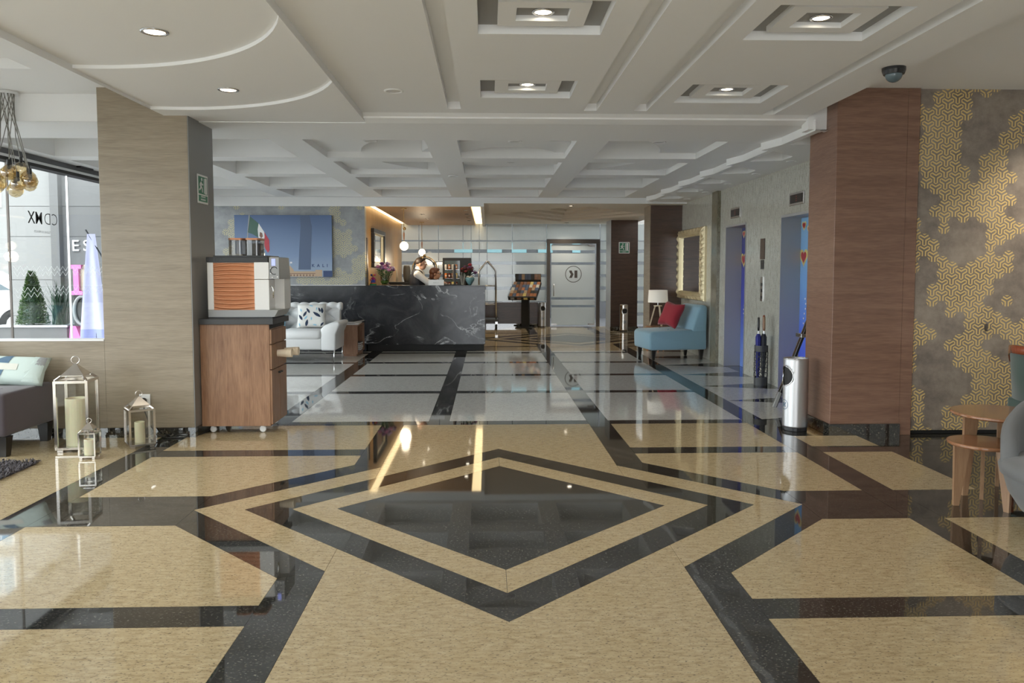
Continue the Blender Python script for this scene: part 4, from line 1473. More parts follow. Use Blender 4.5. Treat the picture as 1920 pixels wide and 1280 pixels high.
# ---- lifts: steel reveal, printed doors, displays, call panel
for i, (y0, y1) in enumerate(((8.58, 9.49), (10.80, 11.71))):
    lab = ['nearer lift with light blue printed doors, half behind the right column', 'farther lift with dark blue printed doors'][i]
    t = thing('lift', lab, 'elevator', (XW, y0, 0), 0, 'lifts in the granite wall')
    w = y1 - y0
    B().box(-0.012, 0.26, w - 0.012, w, 0, 2.125).obj('jamb', G['steel_jamb'], t)
    B().box(-0.012, 0.26, 0, 0.012, 0, 2.125).obj('jamb', G['steel_jamb'], t)
    B().box(-0.012, 0.26, 0.012, w - .012, 2.095, 2.125).obj('head', G['steel_jamb'], t)
    for k in range(2):
        a, c = 0.013 + (w - .026) * k / 2, 0.013 + (w - .026) * (k + 1) / 2
        d = B().box(0.235, 0.26, a + .001, c - .001, 0.0, 2.094).obj('door_panel', G[['print_elevator_light', 'print_elevator'][i]], t)
        def heart(cy, cz, s, x, m):
            b = B()
            pts = []
            for q in range(24):
                tt = 2 * PI * q / 24
                pts.append((x, cy + s * 16 * math.sin(tt) ** 3 / 17, cz + s * (13 * math.cos(tt) - 5 * math.cos(2 * tt) - 2 * math.cos(3 * tt) - math.cos(4 * tt)) / 17))
            b.face(pts)
            b.obj('printed_heart', G[m], d)
        for (cy, cz, s) in ((c - .10, 1.62, .13), (a + .2, 1.95, .06), (c - .09, 2.0, .07), (a + .12, 1.25, .05)):
            heart(cy, cz, s, 0.2335, 'print_yellow')
            heart(cy, cz, s * .66, 0.232, 'print_red')
        for q in range(7):
            b = B()
            b.lathe([(0.012, 0), (0.012, 0.001)], (0, 0, 0), 8, Matrix.Translation((0.234, a + .28 + .03 * math.sin(q), 0.75 + q * .06)) @ Matrix.Rotation(-PI / 2, 4, 'Y'))
            b.obj('printed_dot', G['print_white'], d)
    s = thing('floor_indicator', ['dark floor display above the nearer lift', 'dark floor display above the farther lift'][i], 'display', (XW, (y0 + y1) / 2 - .02 + (0.02 if i else 0.0), 2.29), 0, 'lift floor displays')
    B().box(-0.02, 0, -0.21, 0.21, -0.075, 0.075).obj('bezel', G['steel'], s, bevel=0.004)
    g = B().box(-0.024, -0.02, -0.18, 0.18, -0.05, 0.05).obj('glass', G['black_plastic'], s)
    b = B()
    for z in (-0.025, 0.0, 0.025):
        b.box(-0.0255, -0.024, -0.025, 0.0, z - .004, z + .004)
    b.obj('digits', G['screen_red'], g)
t = thing('call_panel', 'lift call panel with dark display and buttons on the granite wall', 'panel', (XW, 10.13, 1.5))
B().box(-0.012, 0, -0.075, 0.075, 0.10, 0.37).obj('display', G['wood_column_dark'], t)
B().box(-0.012, 0, -0.05, 0.05, -0.03, 0.09).obj('reader', G['dark_grey_plastic'], t)
bp = B().box(-0.012, 0, -0.04, 0.04, -0.45, -0.13).obj('button_plate', G['steel'], t)
for z in (-0.23, -0.31, -0.40):
    B().box(-0.02, -0.012, -0.02, 0.02, z - .02, z + .02).obj('button', G['black_plastic'], bp)

# ---- gilded mirror
t = thing('wall_mirror', 'mirror in a wide carved gilt frame above the blue chair', 'mirror', (XW, 13.62, 1.565))
hw, hh = 0.87, 0.62
fw = 0.2


b = B()
n = 120
per = []
W2, H2 = hw, hh
outer = []
tot = 4 * (W2 + H2)
prof = [(0.0, -0.0), (0.0, -0.035), (0.12, -0.075), (0.45, -0.09), (0.75, -0.06), (0.88, -0.075), (1.0, -0.03), (1.0, 0.0)]
loops = []
m_ = 160
for pf, px_ in prof:
    ring = []
    for k in range(m_):
        q = k / m_ * 4
        sd, f = int(q), q - int(q)
        c = [(-1, -1), (1, -1), (1, 1), (-1, 1)]
        a, e = c[sd], c[(sd + 1) % 4]
        yy, zz = a[0] + (e[0] - a[0]) * f, a[1] + (e[1] - a[1]) * f
        rip = 0.013 * math.sin(k * 2 * PI / 5.0 + pf * 5) if 0.05 < pf < 0.7 else 0.0
        ring.append((px_ + rip * 1.2, yy * (W2 - fw * pf), zz * (H2 - fw * .72 * pf)))
    loops.append(ring)
b.rings(loops, cap=False)
b.obj('frame', G['gold_leaf'], t, smooth=False)
B().box(-0.034, -0.028, -(hw - fw), hw - fw, -(hh - fw * .72), hh - fw * .72).obj('glass', G['chrome'], t)
B().box(-0.02, 0, -hw + .02, hw - .02, -hh + .02, hh - .02).obj('backing', G['wood_black'], t)

# ---- blue slipper chair, red cushion
t = thing('slipper_chair', 'light blue upholstered armless chair under the gilt mirror', 'chair', (3.06, 12.86, 0), -PI / 2 + 0.14)
# local: chair faces -y (world -x); width along x
b = B().slab_x([(-0.50, 0.165), (0.47, 0.165), (0.47, 0.50), (-0.47, 0.47), (-0.51, 0.42)], -0.40, 0.40)
b.obj('seat', G['fabric_blue'], t, smooth=True, bevel=0.035)
b = B().slab_x([(0.19, 0.44), (0.47, 0.44), (0.48, 0.86), (0.42, 0.90), (0.34, 0.87)], -0.40, 0.40)
b.obj('backrest', G['fabric_blue'], t, smooth=True, bevel=0.035)
for x in (-0.2, 0.2):
    B().sphere((x, -0.12, 0.49), 0.016, 10, 6, (1, 1, .5)).obj('tuft_button', G['fabric_blue'], t, smooth=True)
for x in (-0.33, 0.33):
    for y in (-0.42, 0.40):
        B().rings([[(x + i * .018, y + j * .018, 0) for i, j in ((-1, -1), (1, -1), (1, 1), (-1, 1))], [(x + i * .035, y + j * .035, 0.168) for i, j in ((-1, -1), (1, -1), (1, 1), (-1, 1))]]).obj('leg', G['wood_black'], t)
t = thing('cushion', 'dark red square cushion leaning on the blue chair', 'cushion', (3.085, 12.93, 0.715))
t.rotation_euler = (-0.42, 0.10, -PI / 2 + 0.45)
pillow_mesh(0.46, 0.44, 0.17, pinch=.25).obj('cover', G['fabric_red'], t, smooth=True)

# ---- small side table with a tripod lamp
t = thing('side_table', 'small dark wooden side table carrying the tripod lamp', 'table', (3.03, 13.80, 0))
B().lathe([(0.20, 0.445), (0.205, 0.455), (0.20, 0.465)], (0, 0, 0), 28).obj('top', G['wood_table'], t)
for k in range(3):
    a = 0.5 + 2 * PI * k / 3
    B().tube([(0.17 * math.cos(a), 0.17 * math.sin(a), 0), (0.10 * math.cos(a), 0.10 * math.sin(a), 0.445)], 0.014, 8).obj('leg', G['wood_table'], t)
t = thing('table_lamp', 'tripod table lamp with white drum shade by the dark column', 'lamp', (3.05, 13.80, 0.471))
for k in range(3):
    a = -PI / 2 + 0.25 + 2 * PI * k / 3
    B().bar((0.14 * math.cos(a), 0.14 * math.sin(a), 0.0), (0.045 * math.cos(a), 0.045 * math.sin(a), 0.36), 0.022, 0.014).obj('leg', G['wood_light'], t)
B().lathe([(0.075, 0.345), (0.075, 0.36)], (0, 0, 0), 20).obj('collar', G['wood_light'], t)
B().lathe([(0.008, 0.36), (0.008, 0.46)], (0, 0, 0), 10).obj('stem', G['steel'], t)
B().lathe([(0.178, 0.415), (0.166, 0.635), (0.163, 0.635), (0.175, 0.415), (0.178, 0.415)], (0, 0, 0), 36, cap=False).obj('shade', G['lamp_shade'], t, smooth=True)

# ---- nesting tables and chairs at the right edge
def nest_table(label, loc, r, h, legs, rz):
    t = thing('nesting_table', label, 'table', loc, rz, 'round nesting tables')
    B().lathe([(r * .97, h - .022), (r, h - .014), (r, h - .004), (r * .985, h)], (0, 0, 0), 48).obj('top', G['wood_table'], t)
    for k in range(3):
        a = 2 * PI * k / 3
        rad = r * 0.78
        MM = Matrix.Rotation(a, 4, 'Z') @ Matrix.Translation((rad, 0, 0))
        b = B()
        b.rings([[MM @ Vector(p) for p in ((-.016, -.011, 0), (.016, -.011, 0), (.016, .011, 0), (-.016, .011, 0))], [MM @ Vector(p) for p in ((-.075, -.011, h - .022), (.022, -.011, h - .022), (.022, .011, h - .022), (-.075, .011, h - .022))]])
        b.obj('leg', G['wood_leg'], t)
    return t


nest_table('lower round wooden nesting table in front of the papered door', (3.055, 4.64, 0), 0.20, 0.40, 3, PI * .98)
nest_table('taller round wooden nesting table overlapping the lower one', (3.32, 4.86, 0), 0.30, 0.54, 3, PI * 1.0)

t = thing('tub_chair', 'grey velvet tub armchair cut by the right picture edge', 'armchair', (3.27, 4.05, 0), 0.0)
t.scale = (0.89, 0.89, 1)
n = 40
b = B()
rings = []
for z, r in ((0.08, 0.30), (0.12, 0.36), (0.22, 0.43), (0.30, 0.455), (0.33, 0.46)):
    rings.append([(r * math.cos(2 * PI * k / n), r * math.sin(2 * PI * k / n), z) for k in range(n)])
b.rings(rings)
b.obj('base_shell', G['velvet_grey'], t, smooth=True)
b = B()
rings = []
for z, r in ((0.30, 0.44), (0.32, 0.475), (0.36, 0.485), (0.40, 0.46), (0.415, 0.40), (0.42, 0.1)):
    rings.append([(r * math.cos(2 * PI * k / n), r * math.sin(2 * PI * k / n), z) for k in range(n)])
b.rings(rings)
b.obj('seat', G['velvet_grey'], t, smooth=True)
b = B()
rings = []
for k in range(33):
    a = -0.95 + (2 * 1.45 + 0.75) * k / 32 + 0.05
    s = math.sin(PI * k / 32)
    top = 0.40 + 0.36 * s ** 0.55
    ro, ri = 0.475, 0.37
    cx, cy = math.cos(a), math.sin(a)
    sec = [(ri, 0.36), (ri + .01, top - .03), (ri + .035, top), (ro - .03, top), (ro, top - .04), (ro - .005, 0.33)]
    rings.append([(q * cx, q * cy, z) for q, z in sec])
b.rings(rings)
b.obj('backrest', G['velvet_grey'], t, smooth=True)
for a in (0.8, 2.3, 3.9, 5.5):
    B().lathe([(0.012, 0), (0.02, 0.085)], (0.25 * math.cos(a), 0.25 * math.sin(a), 0), 10).obj('leg', G['wood_black'], t)

t = thing('dining_armchair', 'green upholstered chair with reddish wooden top rail at the right edge', 'chair', (4.22, 5.55, 0), PI * .5)
B().box(-0.24, 0.24, -0.22, 0.24, 0.40, 0.49).obj('seat', G['velvet_green'], t, bevel=0.02)
b = B()
rings = []
for k in range(15):
    u = k / 14 * 2 - 1
    x = 0.25 * u
    y = 0.27 - 0.10 * u * u
    rings.append([(x, y - .035, 0.49), (x, y + .02, 0.49), (x, y + .05, 0.84), (x, y + .0, 0.84)])
b.rings(rings)
b.obj('backrest', G['velvet_green'], t, smooth=True)
b = B()
rings = []
for k in range(19):
    u = k / 18 * 2 - 1
    x = 0.29 * u
    y = 0.31 - 0.14 * u * u
    zt = 0.90 - 0.09 * u ** 4
    rings.append([(x, y - .035, zt - .06), (x, y + .025, zt - .06), (x, y + .025, zt), (x, y - .03, zt)])
b.rings(rings)
b.obj('top_rail', G['wood_red'], t, smooth=True)
for x in (-0.2, 0.2):
    for y in (-0.18, 0.2):
        B().lathe([(0.014, 0), (0.02, 0.40)], (x, y, 0), 10).obj('leg', G['wood_red'], t)

# ---- dome camera
t = thing('dome_camera', 'black dome security camera under the near ceiling at right', 'camera', (2.755, 5.27, ZN))
B().lathe([(0.075, 0), (0.075, -0.02), (0.066, -0.045), (0.05, -0.045)], (0, 0, 0), 28).obj('housing', G['black_plastic'], t)
B().sphere((0, 0, -0.045), 0.055, 20, 12, (1, 1, .95)).obj('dome', G['car_glass'], t, smooth=True)

# ================================================================== THINGS: RECEPTION
t = thing('reception_desk', 'long black marble reception desk with white veins', 'desk', (-1.115, 14.09, 0))
B().box(-1.075, 1.075, 0, 0.05, 0.115, 1.165).obj('front_panel', G['marble_black'], t, bevel=0.003)
B().box(-1.075, 1.075, 0.0, 0.62, 1.165, 1.185).obj('counter_top', G['marble_black'], t, bevel=0.003)
B().box(1.02, 1.075, 0.05, 0.62, 0.115, 1.165).obj('end_panel', G['marble_black'], t)
B().box(-1.06, 0.98, 0.06, 0.60, 0.0, 0.115).obj('plinth', G['black_matte'], t)
B().box(0.88, 1.055, 0.02, 0.60, 0.0, 0.115).obj('plinth_block', G['black_matte'], t)
B().box(-1.02, 1.02, 0.06, 0.60, 0.115, 1.16).obj('carcass', G['black_matte'], t)

ZC = 1.186
# ---- flowers
def bouquet(t, n, r, zc, hz, mats, stem_z, seed, fs=0.03, leaf='leaf_green'):
    R_ = random.Random(seed)
    for k in range(n):
        a = R_.uniform(0, 2 * PI)
        q = R_.uniform(0.15, 1) ** 0.6 * r
        x, y = q * math.cos(a), q * math.sin(a)
        z = zc + hz * (1 - (q / r) ** 2) * R_.uniform(.5, 1) + R_.uniform(-.04, .03)
        s = fs * R_.uniform(.7, 1.2)
        b = B()
        b.sphere((x, y, z), s, 10, 6, (1, 1, .75))
        for p in range(7):
            aa = 2 * PI * p / 7
            b.sphere((x + s * .8 * math.cos(aa), y + s * .8 * math.sin(aa), z - s * .1), s * .42, 6, 4, (1, 1, .6))
        f = b.obj('flower', G[mats[k % len(mats)]], t, smooth=True)
        B().tube([(x * .15, y * .15, stem_z), (x * .7, y * .7, (stem_z + z) / 2), (x, y, z)], 0.003, 5).obj('stem', G[leaf], f)
    for k in range(n):
        a = R_.uniform(0, 2 * PI)
        q = R_.uniform(.4, 1.1) * r
        z = zc + R_.uniform(-.10, .05)
        x, y = q * math.cos(a), q * math.sin(a)
        w = 0.016
        b = B()
        b.face([(x * .6, y * .6, z - .03), (x * .8 - w * math.sin(a), y * .8 + w * math.cos(a), z), (x * 1.15, y * 1.15, z + .015), (x * .8 + w * math.sin(a), y * .8 - w * math.cos(a), z)])
        b.obj('leaf', G[leaf], t)


t = thing('flower_vase', 'round glass vase of pink and mauve flowers on the reception desk', 'vase', (-1.89, 14.42, ZC))
B().lathe([(0.05, 0), (0.075, 0.04), (0.09, 0.10), (0.082, 0.15), (0.055, 0.185), (0.062, 0.20), (0.058, 0.20), (0.05, 0.185), (0.078, 0.15), (0.085, 0.10), (0.07, 0.045), (0.045, 0.01)], (0, 0, 0), 28).obj('vase', G['glass_thin'], t, smooth=True)
B().lathe([(0.045, 0.012), (0.068, 0.045), (0.075, 0.08)], (0, 0, 0), 20).obj('foliage_in_water', G['leaf_lime'], t)
bouquet(t, 30, 0.17, 0.28, 0.15, ['petal_pink', 'petal_mauve', 'petal_purple', 'petal_mauve', 'petal_pink'], 0.03, 5, 0.034)

t = thing('rag_doll', 'small colourful folk doll standing at the left end of the desk', 'doll', (-2.10, 14.40, ZC))
B().lathe([(0.062, 0), (0.065, 0.02), (0.055, 0.025)], (0, 0, 0), 18).obj('skirt_hem', G['toy_green'], t)
B().lathe([(0.055, 0.025), (0.048, 0.045)], (0, 0, 0), 18).obj('skirt_band', G['toy_orange'], t)
B().lathe([(0.048, 0.045), (0.034, 0.09), (0.026, 0.10)], (0, 0, 0), 18).obj('skirt', G['toy_blue'], t)
B().lathe([(0.026, 0.10), (0.034, 0.125), (0.02, 0.145)], (0, 0, 0), 16).obj('blouse', G['toy_pink'], t)
B().sphere((0, 0, 0.168), 0.028, 14, 8).obj('head', G['skin'], t, smooth=True)
for k, m in enumerate(('toy_pink', 'toy_green', 'toy_blue', 'toy_orange')):
    a = k * PI / 2 + .4
    B().sphere((0.03 * math.cos(a), 0.03 * math.sin(a), 0.185), 0.02, 10, 6).obj('ribbon', G[m], t, smooth=True)
for s in (-1, 1):
    B().tube([(s * .028, 0, 0.125), (s * .05, -.01, 0.10), (s * .045, -.02, 0.075)], 0.008, 6).obj('arm', G['toy_pink'], t, smooth=True)

t = thing('name_sign', 'white acrylic name sign on the reception desk', 'sign', (-0.93, 14.22, ZC))
B().slab_x([(-0.03, 0), (0.03, 0), (0.012, 0.10), (0.008, 0.10)], -0.14, 0.14).obj('holder', G['paper_white'], t)
lettering('K A L I', 0.034, G['grey_plastic'], t, (0, -0.021, 0.045), (PI / 2 - .38, 0, 0), depth=.001)

t = thing('monitor', 'black computer monitor seen edge-on on the reception desk', 'monitor', (-0.60, 14.52, ZC), -1.47)
B().lathe([(0.09, 0), (0.09, 0.012), (0.02, 0.016)], (0, 0, 0), 24).obj('foot', G['black_plastic'], t)
B().box(-0.02, 0.02, 0.0, 0.02, 0.012, 0.2).obj('stand', G['black_plastic'], t)
sc = B().box(-0.23, 0.23, -0.03, 0.0, 0.07, 0.37).obj('screen', G['black_plastic'], t, bevel=0.004)
B().box(-0.232, 0.232, -0.034, -0.030, 0.068, 0.372).obj('bezel', G['dark_grey_plastic'], sc)
t = thing('keyboard', 'black keyboard under the man\'s hand on the desk', 'keyboard', (-0.64, 14.30, ZC), 0.1)
B().box(-0.16, 0.16, -0.06, 0.06, 0, 0.012).obj('case', G['black_plastic'], t, bevel=0.003)
for r_ in range(4):
    for k in range(11):
        B().box(-0.15 + k * .0272, -0.128 + k * .0272, -0.05 + r_ * .025, -0.03 + r_ * .025, 0.012, 0.017).obj('key', G['dark_grey_plastic'], t)
t = thing('pen_holder', 'clear holder with thin rods beside the monitor', 'holder', (-0.455, 14.28, ZC))
B().lathe([(0.035, 0), (0.037, 0.09), (0.034, 0.09), (0.032, 0.005)], (0, 0, 0), 20).obj('cup', G['glass_thin'], t)
for k in range(7):
    a = k * .9
    B().tube([(0.015 * math.cos(a), 0.015 * math.sin(a), 0.006), (0.055 * math.cos(a), 0.04 * math.sin(a), 0.2 + .02 * (k % 3))], 0.0035, 5).obj('rod', G['cushion_sand'], t)
t = thing('teal_vase', 'teal ceramic heart-shaped pot with cream flowers on the desk end', 'vase', (-0.32, 14.34, ZC))
B().lathe([(0.02, 0), (0.045, 0.03), (0.08, 0.09), (0.085, 0.125), (0.07, 0.145), (0.06, 0.14), (0.07, 0.12), (0.03, 0.04)], (0, 0, 0), 26).obj('pot', G['ceramic_teal'], t, smooth=True)
for k in range(6):
    a = k * 1.05
    B().sphere((0.045 * math.cos(a), 0.04 * math.sin(a), 0.155), 0.018, 10, 6).obj('bloom', G['cream_gloss'], t, smooth=True)
t = thing('dark_flower_vase', 'black vase of wine-coloured flowers behind the teal pot', 'vase', (-0.36, 14.60, ZC))
B().lathe([(0.045, 0), (0.06, 0.08), (0.045, 0.16), (0.05, 0.18), (0.042, 0.18), (0.035, 0.16), (0.05, 0.08)], (0, 0, 0), 22).obj('vase', G['black_plastic'], t, smooth=True)
bouquet(t, 24, 0.15, 0.25, 0.13, ['petal_wine', 'petal_wine', 'fabric_red', 'petal_purple'], 0.1, 8, 0.032, 'leaf_dark')

# ---- pendants
for i, (x, y, z, r) in enumerate(((-1.565, 14.75, 1.915, 0.082), (-1.575, 18.9, 1.895, 0.082))):
    t = thing('pendant_lamp', ['lit globe pendant lamp at the front of the reception', 'lit globe pendant lamp farther back in the reception'][i], 'lamp', (x, y, 2.62), 0, 'globe pendants')
    d = z - 2.62
    B().box(-0.055, 0.055, -0.02, 0.02, -0.018, 0).obj('canopy', G['brass'], t, bevel=0.003)
    B().tube([(0, 0, -0.015), (0, 0, d + r)], 0.006, 8).obj('rod', G['brass'], t)
    B().lathe([(0.013, d + r + .17), (0.016, d + r + .12), (0.010, d + r + .03)], (0, 0, 0), 12).obj('sleeve', G['copper'], t)
    B().sphere((0.012, 0, -0.38 if i == 0 else d - r - .07), 0.03, 14, 8).obj('brass_ball', G['brass'], t, smooth=True)
    B().sphere((0, 0, d), r, 24, 14).obj('globe', G['globe_lit'], t, smooth=True)
    lt = bpy.data.lights.new('globe_light', 'POINT')
    lt.energy = 14
    lt.color = (1, .82, .58)
    lt.shadow_soft_size = 0.1
    lo = bpy.data.objects.new('globe_light', lt)
    COL.objects.link(lo)
    lo.parent = t
    lo.location = (0.0, 0, d - r - 0.12)

# ---- framed mirror on the timber wall
t = thing('framed_mirror', 'black framed mirror with gilt inner edge on the timber wall', 'mirror', (-2.2, 15.7, 1.89))
w, h = 0.84, 0.37
for y0, y1, z0, z1 in ((-w, w, h - .09, h), (-w, w, -h, -h + .09), (-w, -w + .16, -h + .09, h - .09), (w - .16, w, -h + .09, h - .09)):
    B().box(0, 0.06, y0, y1, z0, z1).obj('frame_bar', G['wood_black'], t, bevel=0.008)
for y0, y1, z0, z1 in ((-w + .16, w - .16, h - .115, h - .09), (-w + .16, w - .16, -h + .09, -h + .115), (w - .22, w - .16, -h + .115, h - .115)):
    B().box(0, 0.035, y0, y1, z0, z1).obj('gilt_edge', G['gold_leaf'], t)
B().box(0, 0.012, -w + .16, w - .16, -h + .09, h - .09).obj('glass', G['chrome'], t)

# ---- back counter with vase and ring ornament
t = thing('back_counter', 'low black counter behind the reception staff', 'counter', (-1.55, 17.5, 0))
B().box(-0.6, 0.6, -0.25, 0.25, 0.08, 1.16).obj('carcass', G['black_matte'], t)
B().box(-0.62, 0.62, -0.27, 0.27, 1.16, 1.20).obj('top', G['black_plastic'], t)
B().box(-0.58, 0.58, -0.2, 0.22, 0, 0.08).obj('plinth', G['black_matte'], t)
for k in range(3):
    d = B().box(-0.59 + k * .397, -0.2 + k * .397, -0.262, -0.25, 0.1, 1.14).obj('door', G['wood_black'], t)
    B().box(-0.24 + k * .397, -0.22 + k * .397, -0.275, -0.262, 0.9, 1.0).obj('handle', G['steel'], d)
t = thing('grey_vase', 'tall smoky grey vase on the back counter', 'vase', (-1.80, 17.5, 1.20))
B().lathe([(0.055, 0), (0.075, 0.08), (0.085, 0.22), (0.075, 0.33), (0.06, 0.37), (0.05, 0.37), (0.06, 0.2), (0.04, 0.02)], (0, 0, 0), 26).obj('body', G['ceramic_grey'], t, smooth=True)
t = thing('ring_ornament', 'large black and brass ring ornament behind the man', 'ornament', (-1.40, 17.45, 1.20))
for rr, m, dy in ((0.235, 'black_plastic', 0.0), (0.27, 'brass', 0.03)):
    B().tube([(rr * math.cos(a), dy, 0.29 + rr * math.sin(a)) for a in [2 * PI * k / 48 for k in range(48)]], 0.013, 8, closed=True).obj('ring', G[m], t, smooth=True)
B().sphere((0, 0.0, 0.585), 0.035, 14, 8).obj('ball', G['brass'], t, smooth=True)
B().box(-0.1, 0.1, -0.05, 0.07, 0, 0.02).obj('foot', G['black_plastic'], t)
t = thing('white_sculpture', 'slender cream sculpture at the left end of the back counter', 'ornament', (-2.02, 17.5, 1.20))
B().rings([[(x * s - o, y * s, z) for x, y in ((-1, -1), (1, -1), (1, 1), (-1, 1))] for s, o, z in ((.03, 0, 0), (.022, .0, .12), (.015, .01, .24), (.006, .02, .30))]).obj('figure', G['cream_gloss'], t, smooth=True)
B().box(-0.045, 0.045, -0.035, 0.035, 0, 0.008).obj('foot', G['cream_gloss'], t)

# ---- vending machine
t = thing('vending_machine', 'black vending machine with lit snacks by the back glazing', 'vending machine', (-0.76, 19.72, 0))
B().box(-0.35, 0.35, -0.3, 0.3, 0.03, 1.77).obj('cabinet', G['black_plastic'], t, bevel=0.006)
for x in (-.28, .28):
    for y in (-.24, .24):
        B().box(x - .03, x + .03, y - .03, y + .03, 0, .03).obj('foot', G['black_matte'], t)
B().box(-0.30, 0.08, -0.305, -0.3, 0.55, 1.70).obj('window', G['car_glass'], t)
R_ = random.Random(2)
for r_ in range(5):
    z = 0.62 + r_ * .215
    B().box(-0.29, 0.07, -0.325, -0.304, z - .012, z).obj('shelf', G['steel'], t)
    for k in range(4):
        x = -0.265 + k * .085
        m = ['toy_orange', 'print_yellow', 'fabric_red', 'paper_white', 'petal_wine', 'copper'][R_.randrange(6)]
        s = B().lathe([(0.024, 0), (0.032, 0.05), (0.032, 0.11), (0.026, 0.125)], (x, -0.338, z + .001), 10).obj('snack', G[m], t)
        B().box(x - .02, x + .02, -0.373, -0.369, z + .04, z + .08).obj('snack_label', G['print_white'], s)
B().box(0.14, 0.29, -0.308, -0.3, 1.40, 1.50).obj('display', G['petal_wine'], t)
B().box(0.15, 0.28, -0.308, -0.3, 1.1, 1.33).obj('keypad', G['dark_grey_plastic'], t)
B().box(-0.28, 0.08, -0.308, -0.3, 0.2, 0.42).obj('dispense_flap', G['dark_grey_plastic'], t)

# ---- luggage trolley
t = thing('luggage_trolley', 'chrome hotel luggage trolley standing beside the desk', 'trolley', (0.005, 19.45, 0))
B().box(-0.25, 0.27, -0.42, 0.42, 0.20, 0.26).obj('platform', G['dark_grey_plastic'], t, bevel=0.01)
for y in (-0.38, 0.38):
    B().tube([(-0.21, y, 0.26), (-0.21, y, 1.42), (-0.19, y, 1.47), (-0.01, y, 1.68), (0.01, y, 1.68), (0.19, y, 1.47), (0.21, y, 1.42), (0.21, y, 0.26)], 0.019, 10).obj('hoop', G['steel'], t, smooth=True)
    for z in (0.62, 1.08):
        B().tube([(-0.21, y, z), (0.21, y, z)], 0.014, 8).obj('rail', G['steel'], t, smooth=True)
B().tube([(0, -0.38, 1.675), (0, 0.38, 1.675)], 0.018, 10).obj('hanging_bar', G['steel'], t, smooth=True)
for x in (-0.2, 0.22):
    for y in (-0.33, 0.33):
        wl = B().lathe([(0.05, -.018), (0.07, -.018), (0.07, .018), (0.05, .018)], (0, 0, 0), 20, Matrix.Translation((x, y, .071)) @ Matrix.Rotation(PI / 2, 4, 'Y')).obj('wheel', G['rubber'], t)
        B().lathe([(0.045, -.02), (0.045, .02)], (0, 0, 0), 14, Matrix.Translation((x, y, .071)) @ Matrix.Rotation(PI / 2, 4, 'Y')).obj('hub', G['steel'], wl)
        B().box(x - .03, x + .03, y - .02, y + .02, 0.13, 0.2).obj('fork', G['steel'], t)

# ---- brochure stand
t = thing('brochure_stand', 'black pedestal rack full of brochures left of the glass door', 'brochure stand', (0.97, 19.72, 0), -0.30)
B().box(-0.22, 0.22, -0.2, 0.2, 0, 0.02).obj('foot', G['black_matte'], t)
B().box(-0.095, 0.095, -0.05, 0.05, 0.02, 0.95).obj('post', G['black_matte'], t)
tilt = 0.60
MR = Matrix.Translation((0, -0.02, 0.98)) @ Matrix.Rotation(tilt - 0.0, 4, 'X')
rk = B().box(-0.36, 0.36, -0.36, 0.30, -0.05, 0.0, MR).obj('rack', G['black_matte'], t)
B().box(-0.36, 0.36, -0.40, -0.36, -0.05, 0.045, MR).obj('rack_lip', G['black_matte'], t)
B().box(-0.34, 0.34, 0.27, 0.285, 1.10, 1.37).obj('header', G['black_matte'], t)
R_ = random.Random(4)
bm_ = ['print_tan', 'copper', 'print_brown', 'wood_table', 'print_slate', 'cushion_sand', 'wood_leg', 'print_yellow', 'dark_grey_plastic']
for r_ in range(5):
    y = -0.34 + r_ * .125
    for k in range(8):
        x = -0.35 + k * .088
        B().box(x + .004, x + .082, y, y + .11, 0.004 + r_ * .001, 0.03, MR @ Matrix.Translation((0, y, 0)) @ Matrix.Rotation(0.18, 4, 'X') @ Matrix.Translation((0, -y, 0))).obj('brochure', G[R_.choice(bm_)], t)
for k in range(8):
    x = -0.335 + k * .084
    B().box(x, x + .078, 0.262, 0.27, 1.22, 1.36).obj('brochure', G[R_.choice(bm_)], t)
for k, m in enumerate(('grey_plastic', 'print_brown', 'print_yellow', 'wood_table')):
    B().box(-0.30 + k * .17, -0.2 + k * .17, -0.402, -0.40, -0.03, 0.03, MR).obj('sticker', G[m], t)

# ---- canvas picture
t = thing('canvas_picture', 'large canvas print of a flag and palace under blue sky', 'picture', (-3.64, 14.117, 1.34))
B().box(-0.86, 0.86, -0.05, 0, 0, 1.10).obj('canvas', G['print_sky'], t)
q = -0.0515
B().slab_y([(0.26, 0.13), (0.48, 0.13), (0.49, 0.5), (0.51, 0.9), (0.47, 1.10), (0.30, 1.10), (0.31, 0.9), (0.28, 0.5)], q, q + .001).obj('dark_sky_band', G['print_slate'], t)
B().slab_y([(-0.69, 0.2), (-0.675, 0.2), (-0.585, 1.10), (-0.605, 1.10)], q - .001, q).obj('flagpole', G['grey_plastic'], t)
fl = B().slab_y([(-0.585, 1.08), (-0.43, 0.95), (-0.45, 0.85), (-0.44, 0.70), (-0.54, 0.76), (-0.625, 0.79)], q - .001, q).obj('flag_green', G['print_green'], t)
B().slab_y([(-0.43, 0.95), (-0.335, 0.80), (-0.33, 0.72), (-0.35, 0.55), (-0.44, 0.70), (-0.45, 0.85)], q - .001, q).obj('flag_white', G['print_white'], t)
B().slab_y([(-0.335, 0.80), (-0.25, 0.66), (-0.245, 0.48), (-0.275, 0.43), (-0.32, 0.50), (-0.35, 0.62), (-0.33, 0.72)], q - .001, q).obj('flag_red', G['print_red'], t)
B().slab_y([(-0.41, 0.80), (-0.37, 0.78), (-0.36, 0.72), (-0.39, 0.69), (-0.42, 0.73)], q - .002, q - .001).obj('flag_emblem', G['print_brown'], t)
pl = B().box(-0.80, 0.68, q - .001, q, 0.005, 0.10).obj('palace', G['print_tan'], t)
B().slab_y([(0.04, 0.10), (0.18, 0.10), (0.17, 0.13), (0.13, 0.18), (0.11, 0.20), (0.09, 0.18), (0.05, 0.13)], q - .002, q - .001).obj('gable', G['print_tan'], pl)
